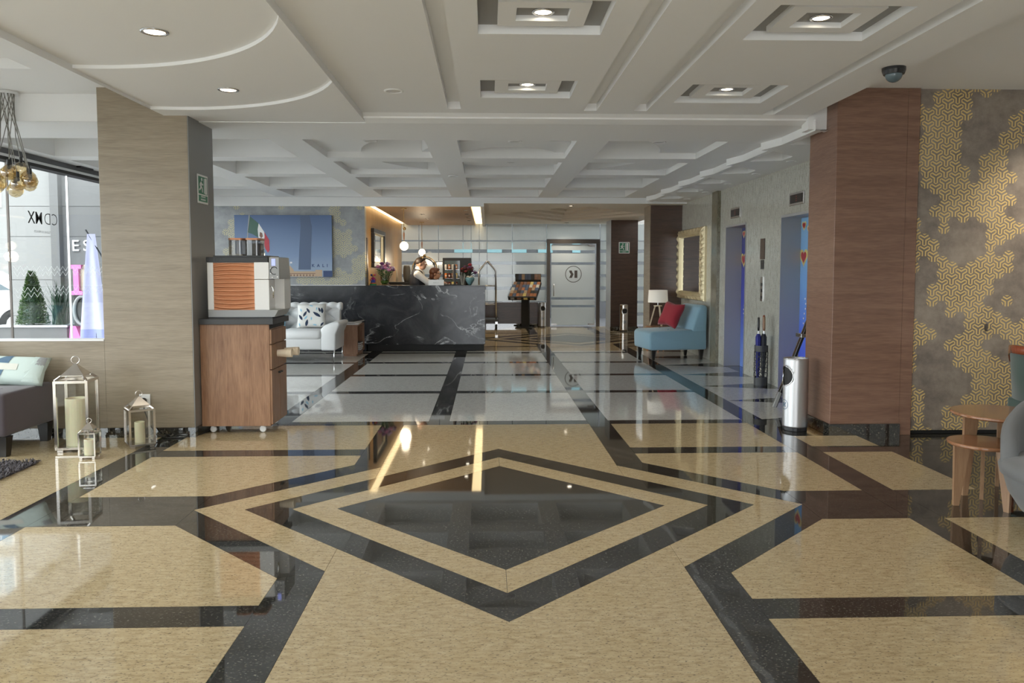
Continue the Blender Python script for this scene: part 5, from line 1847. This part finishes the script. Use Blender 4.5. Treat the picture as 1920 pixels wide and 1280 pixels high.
B().box(0.56, 0.68, q - .002, q - .001, 0.005, 0.125).obj('tower', G['print_tan'], pl)
B().box(-0.80, 0.56, q - .0022, q - .001, 0.055, 0.065).obj('cornice', G['print_brown'], pl)
for k in range(24):
    x = -0.78 + k * .056
    B().box(x, x + .022, q - .0026, q - .001, 0.012, 0.045).obj('window', G['print_brown'], pl)
B().box(0.70, 0.86, q - .001, q, 0.0, 0.11).obj('trees', G['print_navy'], t)
b = B().box(0.109, 0.112, q - .001, q, 0.2, 0.27)
b.box(0.115, 0.15, q - .001, q, 0.24, 0.27)
b.obj('small_flag', G['print_white'], t)
lettering('K A L I', 0.075, G['print_navy'], t, (0.64, q - .001, 0.20), depth=.001, spacing=1.3, bold=.002)

# ---- white tufted sofa with cushions
t = thing('tufted_sofa', 'white tufted leather sofa in front of the marble dado', 'sofa', (-3.27, 12.70, 0))
B().box(-0.66, 0.66, -0.40, 0.20, 0.20, 0.40).obj('base', G['leather_white'], t, smooth=True, bevel=0.03)
for x0, x1 in ((-0.655, -0.005), (0.005, 0.655)):
    B().box(x0, x1, -0.43, 0.18, 0.36, 0.52).obj('seat_cushion', G['leather_white'], t, smooth=True, bevel=0.06)
for s in (-1, 1):
    b = B().slab_y([(s * .64, 0.19), (s * .87, 0.19), (s * .88, 0.45), (s * .93, 0.57), (s * .955, 0.61), (s * .92, 0.645), (s * .80, 0.63), (s * .70, 0.59), (s * .64, 0.53)][::s], -0.40, 0.36)
    b.obj('arm', G['leather_white'], t, smooth=True, bevel=0.025)


def tuft(u, v):
    x = -0.83 + 1.66 * u
    z = 0.46 + 0.40 * v
    cx, cz = 0.155, 0.125
    bx = abs(math.sin(PI * (x / cx / 2 + z / cz / 2)) * math.sin(PI * (x / cx / 2 - z / cz / 2)))
    e = min(1, 8 * min(u, 1 - u))
    y = 0.20 + 0.05 * v * -0.2 - 0.085 * bx ** 0.5 * e
    if v > 0.8:
        y += 0.10 * ((v - .8) / .2) ** 2
    return (x, y, z)


B().grid(tuft, 110, 34).obj('tufted_back', G['leather_white'], t, smooth=True)
B().box(-0.83, 0.83, 0.22, 0.38, 0.19, 0.85).obj('back_frame', G['leather_white'], t, smooth=True, bevel=0.03)
b = B()
rings = []
for k in range(67):
    x = -0.86 + 1.72 * k / 66
    rr = 0.050 + 0.024 * abs(math.sin(PI * x / .155)) ** .6
    if k in (0, 66):
        rr *= .8
    rings.append([(x, 0.30 + rr * 1.25 * math.cos(2 * PI * j / 14), 0.86 + rr * math.sin(2 * PI * j / 14)) for j in range(14)])
b.rings(rings)
b.obj('back_roll', G['leather_white'], t, smooth=True)
for x in (-0.85, 0.85):
    for y in (-0.37, 0.33):
        B().tube([(x * .985, y, 0.0), (x, y, 0.195)], [0.007, 0.012], 8).obj('leg', G['chrome'], t, smooth=True)
LEAF = [(0, -1), (.55, -.45), (.62, .1), (.3, .7), (0, 1), (-.45, .45), (-.6, -.1), (-.4, -.6)]


def leaf(cx, cy, s, a, asp=0.55):
    return [(cx + s * (x * asp * math.cos(a) - y * math.sin(a)), cy + s * (x * asp * math.sin(a) + y * math.cos(a))) for x, y in LEAF]


t = thing('cushion', 'white cushion with navy and sky blue leaf print on the white sofa', 'cushion', (-2.86, 12.73, 0.715))
t.rotation_euler = (-0.28, 0, 0.05)
pillow_mesh(0.46, 0.40, 0.15).obj('cover', G['cushion_white'], t, smooth=True)
for cx, cy, s, a, m in ((.42, .05, .36, .9, 'cushion_navy'), (-.42, .1, .28, -.45, 'cushion_navy'), (-.2, .38, .26, .5, 'cushion_navy'), (-.72, -.2, .28, .5, 'cushion_navy'), (-.28, -.66, .30, -.2, 'cushion_navy'),
                        (.78, .40, .26, .1, 'cushion_navy'), (.60, .45, .22, .3, 'cushion_navy'), (.80, -.75, .2, -.6, 'cushion_navy'), (.4, .55, .14, 0, 'cushion_sky'), (-.72, .42, .16, .3, 'cushion_sky'), (-.35, -.22, .2, -.6, 'cushion_sky'),
                        (0.0, .8, .16, 1.3, 'cushion_sky'), (.05, -.3, .15, 0, 'cushion_sky'), (.3, -.82, .16, 1.4, 'cushion_sky'), (-.8, -.8, .15, .2, 'cushion_sky')):
    patch(.46, .40, .15, [(max(-.93, min(.93, u)), max(-.93, min(.93, v))) for u, v in leaf(cx, cy, s, a)], G[m], t, 'leaf_print')
t = thing('cushion', 'sky blue cushion half hidden behind the coffee cabinet on the white sofa', 'cushion', (-3.50, 12.74, 0.71))
t.rotation_euler = (-0.28, 0, -0.05)
pillow_mesh(0.46, 0.40, 0.15).obj('cover', G['cushion_sky'], t, smooth=True)
patch(.46, .40, .15, [(-.9, -.9), (.3, -.9), (-.2, .9), (-.9, .9)], G['cushion_white'], t)

# ---- walnut cube table with magazines
t = thing('cube_table', 'open walnut cube table between the white sofa and the desk', 'table', (-2.335, 13.58, 0))
B().box(-0.11, 0.11, -0.34, 0.34, 0, 0.04).obj('plinth', G['wood_walnut'], t)
B().box(-0.135, 0.135, -0.37, -0.345, 0.04, 0.53).obj('side_panel', G['wood_walnut'], t)
B().box(-0.135, 0.135, 0.345, 0.37, 0.04, 0.53).obj('side_panel', G['wood_walnut'], t)
B().box(-0.135, 0.135, -0.345, 0.345, 0.505, 0.53).obj('top', G['wood_walnut'], t)
B().box(-0.135, 0.135, -0.345, 0.345, 0.04, 0.065).obj('bottom', G['wood_walnut'], t)
B().box(-0.135, -0.11, -0.345, 0.345, 0.065, 0.505).obj('back_panel', G['wood_walnut'], t)
for k, (w_, m, lab) in enumerate(((0.24, 'paper_white', 'white magazine lying lowest on the cube table'), (0.22, 'black_plastic', 'dark magazine on top of the white one on the cube table'))):
    o = thing('magazine', lab, 'magazine', (-2.325, 13.55, 0.531 + k * .030), 0.06 - .2 * k, 'magazines on the cube table')
    B().box(-w_ / 2, w_ / 2, -0.30, 0.30, 0, 0.004).obj('cover', G[m], o)
    B().box(-w_ / 2 + .004, w_ / 2 - .004, -0.296, 0.296, 0.004, 0.024).obj('pages', G['paper_white'], o)
    B().box(-w_ / 2, w_ / 2, -0.30, 0.30, 0.024, 0.029).obj('cover', G[m], o)
for k in range(4):
    o = thing('book', ['lowest book inside the cube table', 'second book from the bottom inside the cube table', 'third book from the bottom inside the cube table', 'topmost book inside the cube table'][k], 'book', (-2.30, 13.70, 0.066 + k * .034), 0.05 * (-1) ** k, 'books inside the cube table')
    B().box(-0.09, 0.09, -0.13, 0.13, 0, 0.004).obj('cover', G[['black_plastic', 'paper_white', 'print_brown', 'dark_grey_plastic'][k]], o)
    B().box(-0.086, 0.088, -0.127, 0.127, 0.004, 0.029).obj('pages', G['paper_white'], o)
    B().box(-0.09, 0.09, -0.13, 0.13, 0.029, 0.033).obj('cover', G[['black_plastic', 'paper_white', 'print_brown', 'dark_grey_plastic'][k]], o)

# ================================================================== PEOPLE
def blob(name, m, parent, parts, voxel=0.008, smooth_it=6):
    b = B()
    for kind, *a in parts:
        if kind == 't':
            pts, rad = a
            b.tube(pts, rad, 12)
            for p, r in ((pts[0], rad[0]), (pts[-1], rad[-1])):
                b.sphere(p, r, 12, 8)
            for p, r in zip(pts[1:-1], rad[1:-1]):
                b.sphere(p, r * .99, 12, 8)
        else:
            c, r, sc_ = a
            b.sphere(c, r, 16, 12, sc_)
    o = b.obj(name, m, parent, smooth=True)
    rm = o.modifiers.new('remesh', 'REMESH')
    rm.mode = 'VOXEL'
    rm.voxel_size = voxel
    rm.use_smooth_shade = True
    sm = o.modifiers.new('smooth', 'SMOOTH')
    sm.factor = 0.5
    sm.iterations = smooth_it
    return o


def hand(c, d, up, side, curl=0.5):
    """palm and five fingers; c wrist, d pointing direction, up = back of the hand, side = thumb side"""
    c, d, up, side = Vector(c), Vector(d).normalized(), Vector(up).normalized(), Vector(side).normalized()
    out = [('t', [c, c + d * .045, c + d * .085], [0.020, 0.026, 0.024]), ('t', [c + side * .018 + d * .03, c + side * .022 + d * .08], [0.014, 0.014]), ('t', [c - side * .018 + d * .03, c - side * .022 + d * .078], [0.014, 0.013])]
    for k, (o, l) in enumerate(((0.026, .070), (0.009, .080), (-0.009, .074), (-0.026, .058))):
        p0 = c + d * .085 + side * o
        p1 = p0 + d * l * .45 - up * l * .12 * curl
        p2 = p1 + d * l * .32 - up * l * .28 * curl
        p3 = p2 + d * l * .18 - up * l * .30 * curl
        out.append(('t', [p0, p1, p2, p3], [0.0095, 0.009, 0.008, 0.007]))
    th = c + d * .03 + side * .028
    out.append(('t', [th, th + d * .03 + side * .022 - up * .008, th + d * .058 + side * .026 - up * .018], [0.012, 0.010, 0.008]))
    return out


def head_parts(h, fwd=-1):
    """h = head centre (facing -y)"""
    x, y, z = h
    return [('s', (x, y + .012, z + .025), 0.092, (.82, 1.03, 1.0)), ('s', (x, y - .028, z - .035), 0.068, (.84, .95, 1.12)), ('s', (x, y - .055, z - .075), 0.032, (1.0, .8, .7)),
            ('t', [(x, y - .092, z + .022), (x, y - .108, z - .012), (x, y - .100, z - .018)], [0.009, 0.013, 0.010]),
            ('s', (x, y - .088, z - .048), 0.016, (1.5, .8, .55)), ('s', (x, y - .086, z + .03), 0.02, (2.4, .6, .4)),
            ('s', (x + .076, y + .012, z), 0.026, (.35, .75, 1.1)), ('s', (x - .076, y + .012, z), 0.026, (.35, .75, 1.1)),
            ('t', [(x, y + .02, z - .06), (x, y + .03, z - .15)], [0.052, 0.055])]


def eyes(t, h):
    x, y, z = h
    for s in (-1, 1):
        e = B().sphere((x + s * .031, y - .084, z + .012), 0.011, 10, 8).obj('eye', G['paper_white'], t, smooth=True)
        B().sphere((x + s * .031, y - .092, z + .012), 0.0055, 8, 6).obj('iris', G['hair_dark'], e, smooth=True)


# man standing, turned to the right, right arm on the keyboard
t = thing('person', 'man in dark vest and white shirt working behind the reception desk', 'person', (-1.31, 14.98, 0), PI / 2)
# local: faces -y, which is image right; the left hand side of the figure is +x = farther from camera
hd = (0.0, -0.045, 1.575)
legs = []
for s in (-1, 1):
    legs += [('t', [(s * .09, 0.02, 0.92), (s * .095, 0.0, 0.50), (s * .095, 0.03, 0.09)], [0.088, 0.062, 0.044]), ('t', [(s * .095, 0.05, 0.045), (s * .10, -.13, 0.035)], [0.045, 0.034])]
arm_r = [(-.19, 0.01, 1.385), (-.22, -.20, 1.22), (-.26, -.42, 1.228)]     # near arm (image front), reaching right
arm_l = [(.19, 0.01, 1.385), (.22, -.10, 1.16), (.12, -.34, 1.225)]
torso = [('t', [(0, 0.02, 0.93), (0, 0.015, 1.10), (0, 0.01, 1.28)], [0.135, 0.13, 0.135]), ('t', [(-.15, .01, 1.36), (0, .0, 1.38), (.15, .01, 1.36)], [0.075, 0.10, 0.075]),
         ('t', [(-.08, .01, 1.02), (-.10, .01, 1.30)], [0.11, 0.11]), ('t', [(.08, .01, 1.02), (.10, .01, 1.30)], [0.11, 0.11])]
parts = head_parts(hd) + torso + legs + [('t', arm_r, [0.052, 0.042, 0.026]), ('t', arm_l, [0.052, 0.042, 0.026])]
parts += hand(arm_r[2], (-.2, -1, -.03), (0, 0, 1), (1, 0, 0)) + hand(arm_l[2], (-.3, -1, -.03), (0, 0, 1), (-1, 0, 0))
blob('body', G['skin'], t, parts, 0.007, 3)
eyes(t, hd)
grow = lambda P, d: [(k, a[0], [r + d for r in a[1]]) if k == 't' else (k, a[0], a[1] + d, a[2]) for k, *a in P]
blob('shirt', G['shirt_white'], t, grow(torso, .012) + [('t', arm_r[:2] + [Vector(arm_r[1]).lerp(Vector(arm_r[2]), .86)], [0.072, 0.058, 0.044]), ('t', arm_l[:2] + [Vector(arm_l[1]).lerp(Vector(arm_l[2]), .86)], [0.072, 0.058, 0.044]), ('t', [(0, .015, 1.40), (0, .012, 1.475)], [0.078, 0.066])], 0.009, 4)
blob('vest', G['vest_navy'], t, grow([('t', [(-.085, .012, 0.96), (-.105, .012, 1.22), (-.10, .02, 1.36)], [0.125, 0.125, 0.102]), ('t', [(.085, .012, 0.96), (.105, .012, 1.22), (.10, .02, 1.36)], [0.125, 0.125, 0.102]), ('t', [(0, .035, 0.96), (0, .035, 1.26), (0, .035, 1.385)], [0.13, 0.135, 0.10])], .014), 0.009, 4)
blob('trousers', G['trouser_black'], t, grow(legs[0:1] + legs[2:3] + [('t', [(-.06, .02, .93), (.06, .02, .93)], [0.12, 0.12])], .014), 0.012, 4)
for s in (-1, 1):
    blob('shoe', G['leather_black'], t, [('t', [(s * .095, 0.06, 0.052), (s * .10, -.04, 0.05), (s * .105, -.16, 0.04)], [0.052, 0.05, 0.038])], 0.01, 2)
blob('hair', G['hair_dark'], t, [('s', (hd[0], hd[1] + .026, hd[2] + .048), 0.093, (.89, 1.0, .92)), ('s', (hd[0], hd[1] - .045, hd[2] + .098), 0.045, (1.35, .9, .6)), ('s', (hd[0], hd[1] + .062, hd[2] + .02), 0.05, (1.2, .8, 1.0)),
                             ('s', (hd[0] - .066, hd[1] + .02, hd[2] + .04), 0.03, (.6, 1, 1.2)), ('s', (hd[0] + .066, hd[1] + .02, hd[2] + .04), 0.03, (.6, 1, 1.2))], 0.007, 3)

# woman on a stool farther back, turned the same way
t = thing('bar_stool', 'black stool under the seated woman behind the desk', 'stool', (-1.10, 15.72, 0))
B().lathe([(0.17, 0.63), (0.19, 0.655), (0.18, 0.685), (0.05, 0.69)], (0, 0, 0), 24).obj('seat', G['leather_black'], t, smooth=True)
B().lathe([(0.03, 0.03), (0.03, 0.66)], (0, 0, 0), 14).obj('column', G['chrome'], t, smooth=True)
B().lathe([(0.2, 0), (0.2, 0.015), (0.04, 0.035)], (0, 0, 0), 28).obj('foot_plate', G['chrome'], t)
B().tube([(0.15 * math.cos(a), 0.15 * math.sin(a), 0.30) for a in [2 * PI * k / 24 for k in range(24)]], 0.01, 6, closed=True).obj('foot_ring', G['chrome'], t, smooth=True)
t = thing('person', 'woman with brown hair and glasses seated behind the man', 'person', (-1.10, 15.72, 0), PI / 2)
hd = (0, -0.06, 1.385)
legs = []
for s in (-1, 1):
    legs += [('t', [(s * .08, 0.0, 0.80), (s * .10, -.36, 0.79), (s * .09, -.30, 0.38)], [0.085, 0.062, 0.042]), ('t', [(s * .09, -.28, 0.355), (s * .09, -.42, 0.345)], [0.038, 0.03])]
torso = [('t', [(0, 0.0, 0.83), (0, 0.0, 1.0), (0, -.01, 1.14)], [0.125, 0.115, 0.12]), ('t', [(-.13, -.01, 1.19), (0, -.01, 1.21), (.13, -.01, 1.19)], [0.062, 0.085, 0.062])]
arm_r = [(-.165, -.01, 1.20), (-.19, -.12, 1.0), (-.13, -.30, 0.88)]
arm_l = [(.165, -.01, 1.20), (.19, -.12, 1.0), (.13, -.30, 0.88)]
parts = head_parts(hd) + torso + legs + [('t', arm_r, [0.045, 0.036, 0.023]), ('t', arm_l, [0.045, 0.036, 0.023])]
parts += hand(arm_r[2], (.1, -1, -.2), (0, 0, 1), (1, 0, 0)) + hand(arm_l[2], (-.1, -1, -.2), (0, 0, 1), (-1, 0, 0))
blob('body', G['skin'], t, parts, 0.008, 3)
eyes(t, hd)
blob('jacket', G['vest_navy'], t, grow(torso, .015) + [('t', arm_r, [0.06, 0.052, 0.038]), ('t', arm_l, [0.06, 0.052, 0.038])], 0.01, 4)
blob('trousers', G['trouser_black'], t, grow(legs[0:1] + legs[2:3] + [('t', [(-.06, 0, .82), (.06, 0, .82)], [0.1, 0.1])], .013), 0.012, 4)
for s in (-1, 1):
    blob('shoe', G['leather_black'], t, [('t', [(s * .09, -.27, 0.35), (s * .09, -.44, 0.335)], [0.046, 0.034])], 0.01, 2)
blob('hair', G['hair_brown'], t, [('s', (hd[0], hd[1] + .03, hd[2] + .04), 0.10, (.9, 1.0, .95)), ('s', (hd[0], hd[1] + .07, hd[2] - .05), 0.07, (1.15, .8, 1.2)), ('s', (hd[0], hd[1] - .04, hd[2] + .09), 0.05, (1.3, .9, .6))], 0.008, 3)
gl = B()
for s in (-1, 1):
    gl.tube([(hd[0] + s * .033 + .025 * math.cos(a), hd[1] - .106, hd[2] + .012 + .02 * math.sin(a)) for a in [2 * PI * k / 16 for k in range(16)]], 0.003, 5, closed=True)
    gl.tube([(hd[0] + s * .058, hd[1] - .104, hd[2] + .015), (hd[0] + s * .08, hd[1] - .02, hd[2] + .012)], 0.003, 5)
gl.obj('glasses', G['black_plastic'], t)

# ================================================================== STREET
gnd = struct(B().box(-60, -5.25, -30, 70, -0.15, -0.02).obj('ground', G['pavement']))
ew = struct(B().box(-8.75, -5.35, 14.6, 14.9, 0, 4.2).obj('wall_street', G['street_wall_grey']))
for z0, z1 in ((0, .62), (.63, 1.28), (1.29, 2.07), (2.08, 2.62), (2.63, 4.1)):
    B().box(-8.74, -7.93, 14.585, 14.6, z0, z1).obj('panel', G['street_wall'], ew)
    B().box(-7.78, -5.4, 14.585, 14.6, z0, z1).obj('panel', G['street_wall_grey'], ew)
B().box(-7.93, -7.78, 14.45, 14.6, 0, 4.1).obj('pier', G['street_wall_grey'], ew)
struct(B().box(-6.7, -5.25, 7.5, 14.9, 3.05, 3.2).obj('ceiling_street', G['ceiling_white']))
b = thing('wall_letters', 'white raised letters on the grey street wall', 'letters', (-7.45, 14.585, 1.90))
for k, ch in enumerate('ES'):
    lettering(ch, 0.29, G['white_plastic'], b, (-0.1 + k * .2, -0.02, 0), depth=.03, name='letter')
t = thing('planter_box', 'low grey planter box outside the street door', 'planter', (-7.02, 12.4, -0.02))
B().box(-0.52, 0.52, -0.2, 0.2, 0, 0.60).obj('box', G['street_wall_grey'], t)
B().box(-0.54, 0.54, -0.22, 0.22, 0.60, 0.63).obj('rim', G['steel_brushed'], t)
t = thing('conical_shrub', 'clipped conical shrub in the planter box outside', 'shrub', (-7.12, 12.4, 0.612))
B().tube([(0, 0, 0), (0, 0, .7)], [0.02, 0.008], 6).obj('trunk', G['wood_black'], t)
b = B()
R_ = random.Random(9)
B().lathe([(.15, .02), (.14, .2), (.085, .5), (.02, .76)], (0, 0, 0), 16).obj('core', G['leaf_dark'], t)
for k in range(4200):
    z = R_.uniform(0.0, 0.82) ** 1.0
    rr = 0.215 * (1 - z / .86) ** .75 * R_.uniform(.6, 1.05)
    a = R_.uniform(0, 2 * PI)
    x, y = rr * math.cos(a), rr * math.sin(a)
    s = R_.uniform(.014, .026)
    d = Vector((math.cos(a) + R_.uniform(-.5, .5), math.sin(a) + R_.uniform(-.5, .5), R_.uniform(-.1, .9))).normalized()
    u = d.orthogonal().normalized() * s * .6
    p = Vector((x, y, z))
    b.face([p - u, p + d * s * .6 - u * .2, p + d * s * 1.7, p + d * s * .6 + u * 1.1])
b.obj('foliage', G['shrub'], t, fix=False)['kind'] = 'stuff'
t = thing('spiky_grass', 'dark green spiky grass beside the conical shrub outside', 'plant', (-6.70, 12.4, 0.612))
for k in range(90):
    a = R_.uniform(0, 2 * PI)
    l = R_.uniform(.35, .72)
    sp_ = R_.uniform(.02, .28)
    x0, y0 = .1 * R_.uniform(-1, 1), .08 * R_.uniform(-1, 1)
    dx, dy = math.cos(a) * sp_, math.sin(a) * sp_
    w = 0.008
    b = B()
    P = [(x0, y0, 0), (x0 + dx * .4, y0 + dy * .4, l * .55), (x0 + dx, y0 + dy, l)]
    px, py = -math.sin(a) * w, math.cos(a) * w
    b.face([(P[0][0] - px, P[0][1] - py, 0), (P[0][0] + px, P[0][1] + py, 0), (P[1][0] + px, P[1][1] + py, P[1][2]), (P[1][0] - px, P[1][1] - py, P[1][2])])
    b.face([(P[1][0] - px, P[1][1] - py, P[1][2]), (P[1][0] + px, P[1][1] + py, P[1][2]), P[2]])
    b.obj('blade', G['leaf_dark'], t, fix=False)
# letter sculpture
t = thing('letter_totem', 'tower of big coloured letters outside the glass', 'sculpture', (-6.235, 12.15, -0.02))
B().box(-0.20, 0.20, -0.08, 0.2, 0, 0.10).obj('foot', G['black_matte'], t)
b = B().slab_y([(-.2, .10), (-.12, .10), (-.08, .32), (0, .14), (.08, .32), (.12, .10), (.2, .10), (.16, .62), (.07, .62), (0, .42), (-.07, .62), (-.16, .62)], -.06, .12)
b.obj('letter_m', G['pink_gloss'], t)
B().slab_y([(-.12, .62), (.14, .62), (.14, 1.10), (-.12, 1.10)], .0, .12).obj('letter_c_back', G['black_plastic'], t)
b = B()
pts = [(0.02 + .125 * math.cos(a), -.02, .86 + .215 * math.sin(a)) for a in [0.75 + (2 * PI - 1.5) * k / 26 for k in range(27)]]
b.tube(pts, .026, 8)
b.obj('letter_c', G['grey_plastic'], t)
b = B().slab_y([(-.14, 1.10), (.04, 1.10), (.04, 1.16), (-.01, 1.16), (-.01, 1.50), (.03, 1.50), (.03, 1.56), (-.14, 1.56), (-.14, 1.50), (-.09, 1.50), (-.09, 1.16), (-.14, 1.16)], -.05, .02)
b.obj('letter_i', G['pink_gloss'], t)
B().slab_y([(-.01, 1.11), (.2, 1.11), (.2, 1.55), (-.01, 1.55)], .03, .1).obj('letter_i_side', G['crimson_gloss'], t)
B().slab_y([(.08 + .1 * math.cos(2 * PI * k / 20), 1.33 + .24 * math.sin(2 * PI * k / 20)) for k in range(20)][::-1], -.0, .03).obj('letter_o', G['cream_gloss'], t)
# cloth on a rod
t = thing('cloth_banner', 'lilac cloth banner hanging on a black rod outside the glass', 'banner', (-5.70, 11.5, -0.02))
B().lathe([(0.16, 0), (0.16, 0.03), (0.02, 0.04)], (0, 0, 0), 20).obj('foot', G['black_matte'], t)
B().tube([(0, 0, 0.03), (0, 0, 1.95)], 0.012, 8).obj('pole', G['black_matte'], t)
B().tube([(-.10, -.02, 2.06), (.22, -.02, 1.5)], 0.011, 8).obj('rod', G['black_matte'], t)


def cloth(z0, z1):
    def f(u, v):
        z = z0 + (z1 - z0) * v
        k = (1.98 - z) / 1.6
        w = 0.06 + 0.15 * min(1, k)
        x = -0.02 + (2 * u - 1) * w
        return (x, -0.03 - 0.03 * math.sin(u * 9 + z) * k, z)
    return f


B().grid(cloth(0.62, 2.0), 24, 20).obj('cloth', G['cloth_lilac'], t, smooth=True)
B().grid(cloth(0.10, 0.62), 24, 8).obj('cloth_hem', G['cloth_violet'], t, smooth=True)
# building over the road, pole, car
t = thing('street_building', 'pale building with windows and green letters across the street', 'building', (-23, 32, -0.02))
B().box(-8, 4.0, 0, 5, 0, 14).obj('wall', G['street_wall'], t)
for r_ in range(4):
    for k in range(9):
        x, z = -7.5 + k * 1.25, 4.0 + r_ * 2.1
        f = B().box(x, x + 1.05, -0.05, 0, z, z + 1.6).obj('window', G['white_plastic'], t)
        B().box(x + .06, x + .5, -0.06, -0.05, z + .06, z + 1.54).obj('pane', G['window_blue'], f)
        B().box(x + .56, x + .99, -0.06, -0.05, z + .06, z + 1.54).obj('pane', G['window_blue'], f)
lettering('BARATO', 1.0, G['green_letter'], t, (1.2, -0.1, 2.75), depth=.1, name='shop_lettering', bold=.04)
for k in range(5):
    for r_ in range(3):
        B().box(-2.0 + k * 1.0, -1.5 + k * 1.0, -0.04, 0, -0.0 + r_ * .75 + .15, .5 + r_ * .75 + .15).obj('grille_opening', G['dark_grey_plastic'], t)
t = thing('street_pole', 'grey-blue street pole beyond the glass at left', 'pole', (-12.4, 19.4, -0.02))
B().lathe([(0.14, 0), (0.14, .2), (0.10, .25), (0.08, 7)], (0, 0, 0), 14).obj('shaft', G['pole_blue'], t, smooth=True)
B().lathe([(0.2, 0), (0.2, .04)], (0, 0, 0), 14).obj('base_plate', G['pole_blue'], t)
t = thing('parked_car', 'white car parked on the street behind the shrub', 'car', (-11.7, 17.4, -0.02), 0.35)
prof = [(-2.1, .30), (-2.1, .75), (-1.95, .95), (-1.2, 1.02), (-.55, 1.45), (.75, 1.48), (1.45, 1.05), (2.0, .95), (2.15, .62), (2.1, .30)]
b = B().slab_y(prof, -.85, .85)
b.obj('bodywork', G['car_white'], t, bevel=.08, smooth=True)
B().slab_y([(-1.1, 1.03), (-.52, 1.40), (.05, 1.42), (.05, 1.03)], -.86, -.851).obj('window', G['car_glass'], t)
B().slab_y([(.12, 1.03), (.12, 1.42), (.72, 1.43), (1.25, 1.06)], -.86, -.851).obj('window', G['car_glass'], t)
for x in (-1.35, 1.35):
    for y in (-.8, .8):
        wh = B().lathe([(0.2, -.1), (0.33, -.1), (0.33, .1), (0.2, .1)], (0, 0, 0), 22, Matrix.Translation((x, y, .33)) @ Matrix.Rotation(PI / 2, 4, 'X')).obj('wheel', G['rubber'], t)
        B().lathe([(0.19, -.105), (0.19, .105)], (0, 0, 0), 14, Matrix.Translation((x, y, .33)) @ Matrix.Rotation(PI / 2, 4, 'X')).obj('hub', G['steel'], wh)

# ================================================================== LAMPS IN THE CEILINGS
def downlight(label, loc, r, lit, group, power=0, spot=2.4, col=(1, .89, .72), aim=(0, 0, 0)):
    t = thing('downlight', label, 'light', loc, 0, group)
    b = B()
    b.lathe([(r * .72, 0.0), (r, 0.0), (r, -0.006), (r * .85, -0.009), (r * .72, -0.004), (r * .72, 0.0)], (0, 0, 0), 28, cap=False)
    b.obj('trim_ring', G['steel' if lit else 'white_plastic'], t, smooth=True)
    B().lathe([(r * .72, -0.001), (r * .71, -0.003), (0.004, -0.0035)], (0, 0, 0), 24).obj('lens', G['downlight_lit' if lit else 'downlight_off'], t)
    if power:
        l = bpy.data.lights.new('downlight_lamp', 'SPOT')
        l.energy = power
        l.color = col
        l.spot_size = spot
        l.spot_blend = 0.9
        l.shadow_soft_size = 0.06
        o = bpy.data.objects.new('downlight_lamp', l)
        COL.objects.link(o)
        o.parent = t
        o.location = (0, 0, -0.02)
        o.rotation_euler = aim
    return t


zc = ZN + 0.051
PN = 24
for (x, y), lab in zip(((0.31, 4.32), (0.31, 5.985), (1.88, 4.37), (1.88, 6.09)), ('lit downlight in the nearer middle square coffer', 'lit downlight in the farther middle square coffer', 'lit downlight in the nearer right square coffer', 'lit downlight in the farther right square coffer')):
    downlight(lab, (x, y + .04, zc), 0.062, True, 'downlights of the near bay', PN)
for (x, y, z), lab in zip(((-1.9, 4.6, 2.815), (-1.92, 5.93, 2.792)), ('lit downlight on the nearer scalloped ceiling step', 'lit downlight on the farther scalloped ceiling step')):
    downlight(lab, (x, y, z), 0.078, True, 'downlights of the scalloped ceiling', PN)
downlight('unlit downlight left of the middle square coffers', (-0.71, 6.05, ZN), 0.075, False, 'downlights of the near bay', 0)
PM = 0
for i, (x, y) in enumerate(((-1.24, 8.4), (0.30, 8.4), (1.85, 8.4), (-1.24, 10.0), (0.30, 10.0), (1.85, 10.0))):
    downlight('pale downlight in the %s coffer of the %s row of the middle hall' % (('left', 'middle', 'right')[i % 3], ('first', 'second')[i // 3]), (x, y, ZM + 0.3195 if abs(math.hypot(x - .28, y - 9.35) - 2.1) > .35 and abs(math.hypot(x - .28, y - 9.35) - .8) > .25 else ZM + 0.0695), 0.075, False, 'downlights of the coffered hall', PM, col=(1, .97, .93))
for (x, y), lab in zip(((-0.47, 10.9), (-3.56, 8.6)), ('pale downlight on the beam crossing of the middle hall', 'pale downlight on the beam left of the column')):
    downlight(lab, (x, y, ZM), 0.07, False, 'downlights on the beams', 0)
for k in range(6):
    downlight('pale downlight by the lift wall, %s from the right column' % ('first', 'second', 'third', 'fourth', 'fifth', 'sixth')[k], (3.44, 6.86 + 1.155 * (k + 1) + .75, 2.685), 0.06, False, 'downlights along the lift wall', 0, col=(1, .97, .93))
for (x, y), lab in zip(((-1.35, 16.3), (-1.35, 17.6), (-0.42, 15.2), (-0.42, 16.2), (-0.42, 17.2), (-0.42, 18.3)), ('nearer of the two lit spots in the middle of the timber ceiling', 'farther of the two lit spots in the middle of the timber ceiling', 'first lit spot in the row along the right cove', 'second lit spot in the row along the right cove', 'third lit spot in the row along the right cove', 'fourth lit spot in the row along the right cove')):
    downlight(lab, (x, y, 2.62), 0.05, True, 'spots in the timber ceiling', 18, 2.0)
downlight('lit spot near the front of the far hall ceiling', (1.56, 14.55, 2.66), 0.06, True, 'spots of the far hall', 60)
downlight('lit spot at the back of the far hall ceiling', (2.0, 19.6, 2.66), 0.06, True, 'spots of the far hall', 60)
downlight('lit spot washing the papered wall at right', (4.95, 5.9, 3.02), 0.06, True, 'lounge spots', 110, 1.6, aim=(0.35, 0, 0))
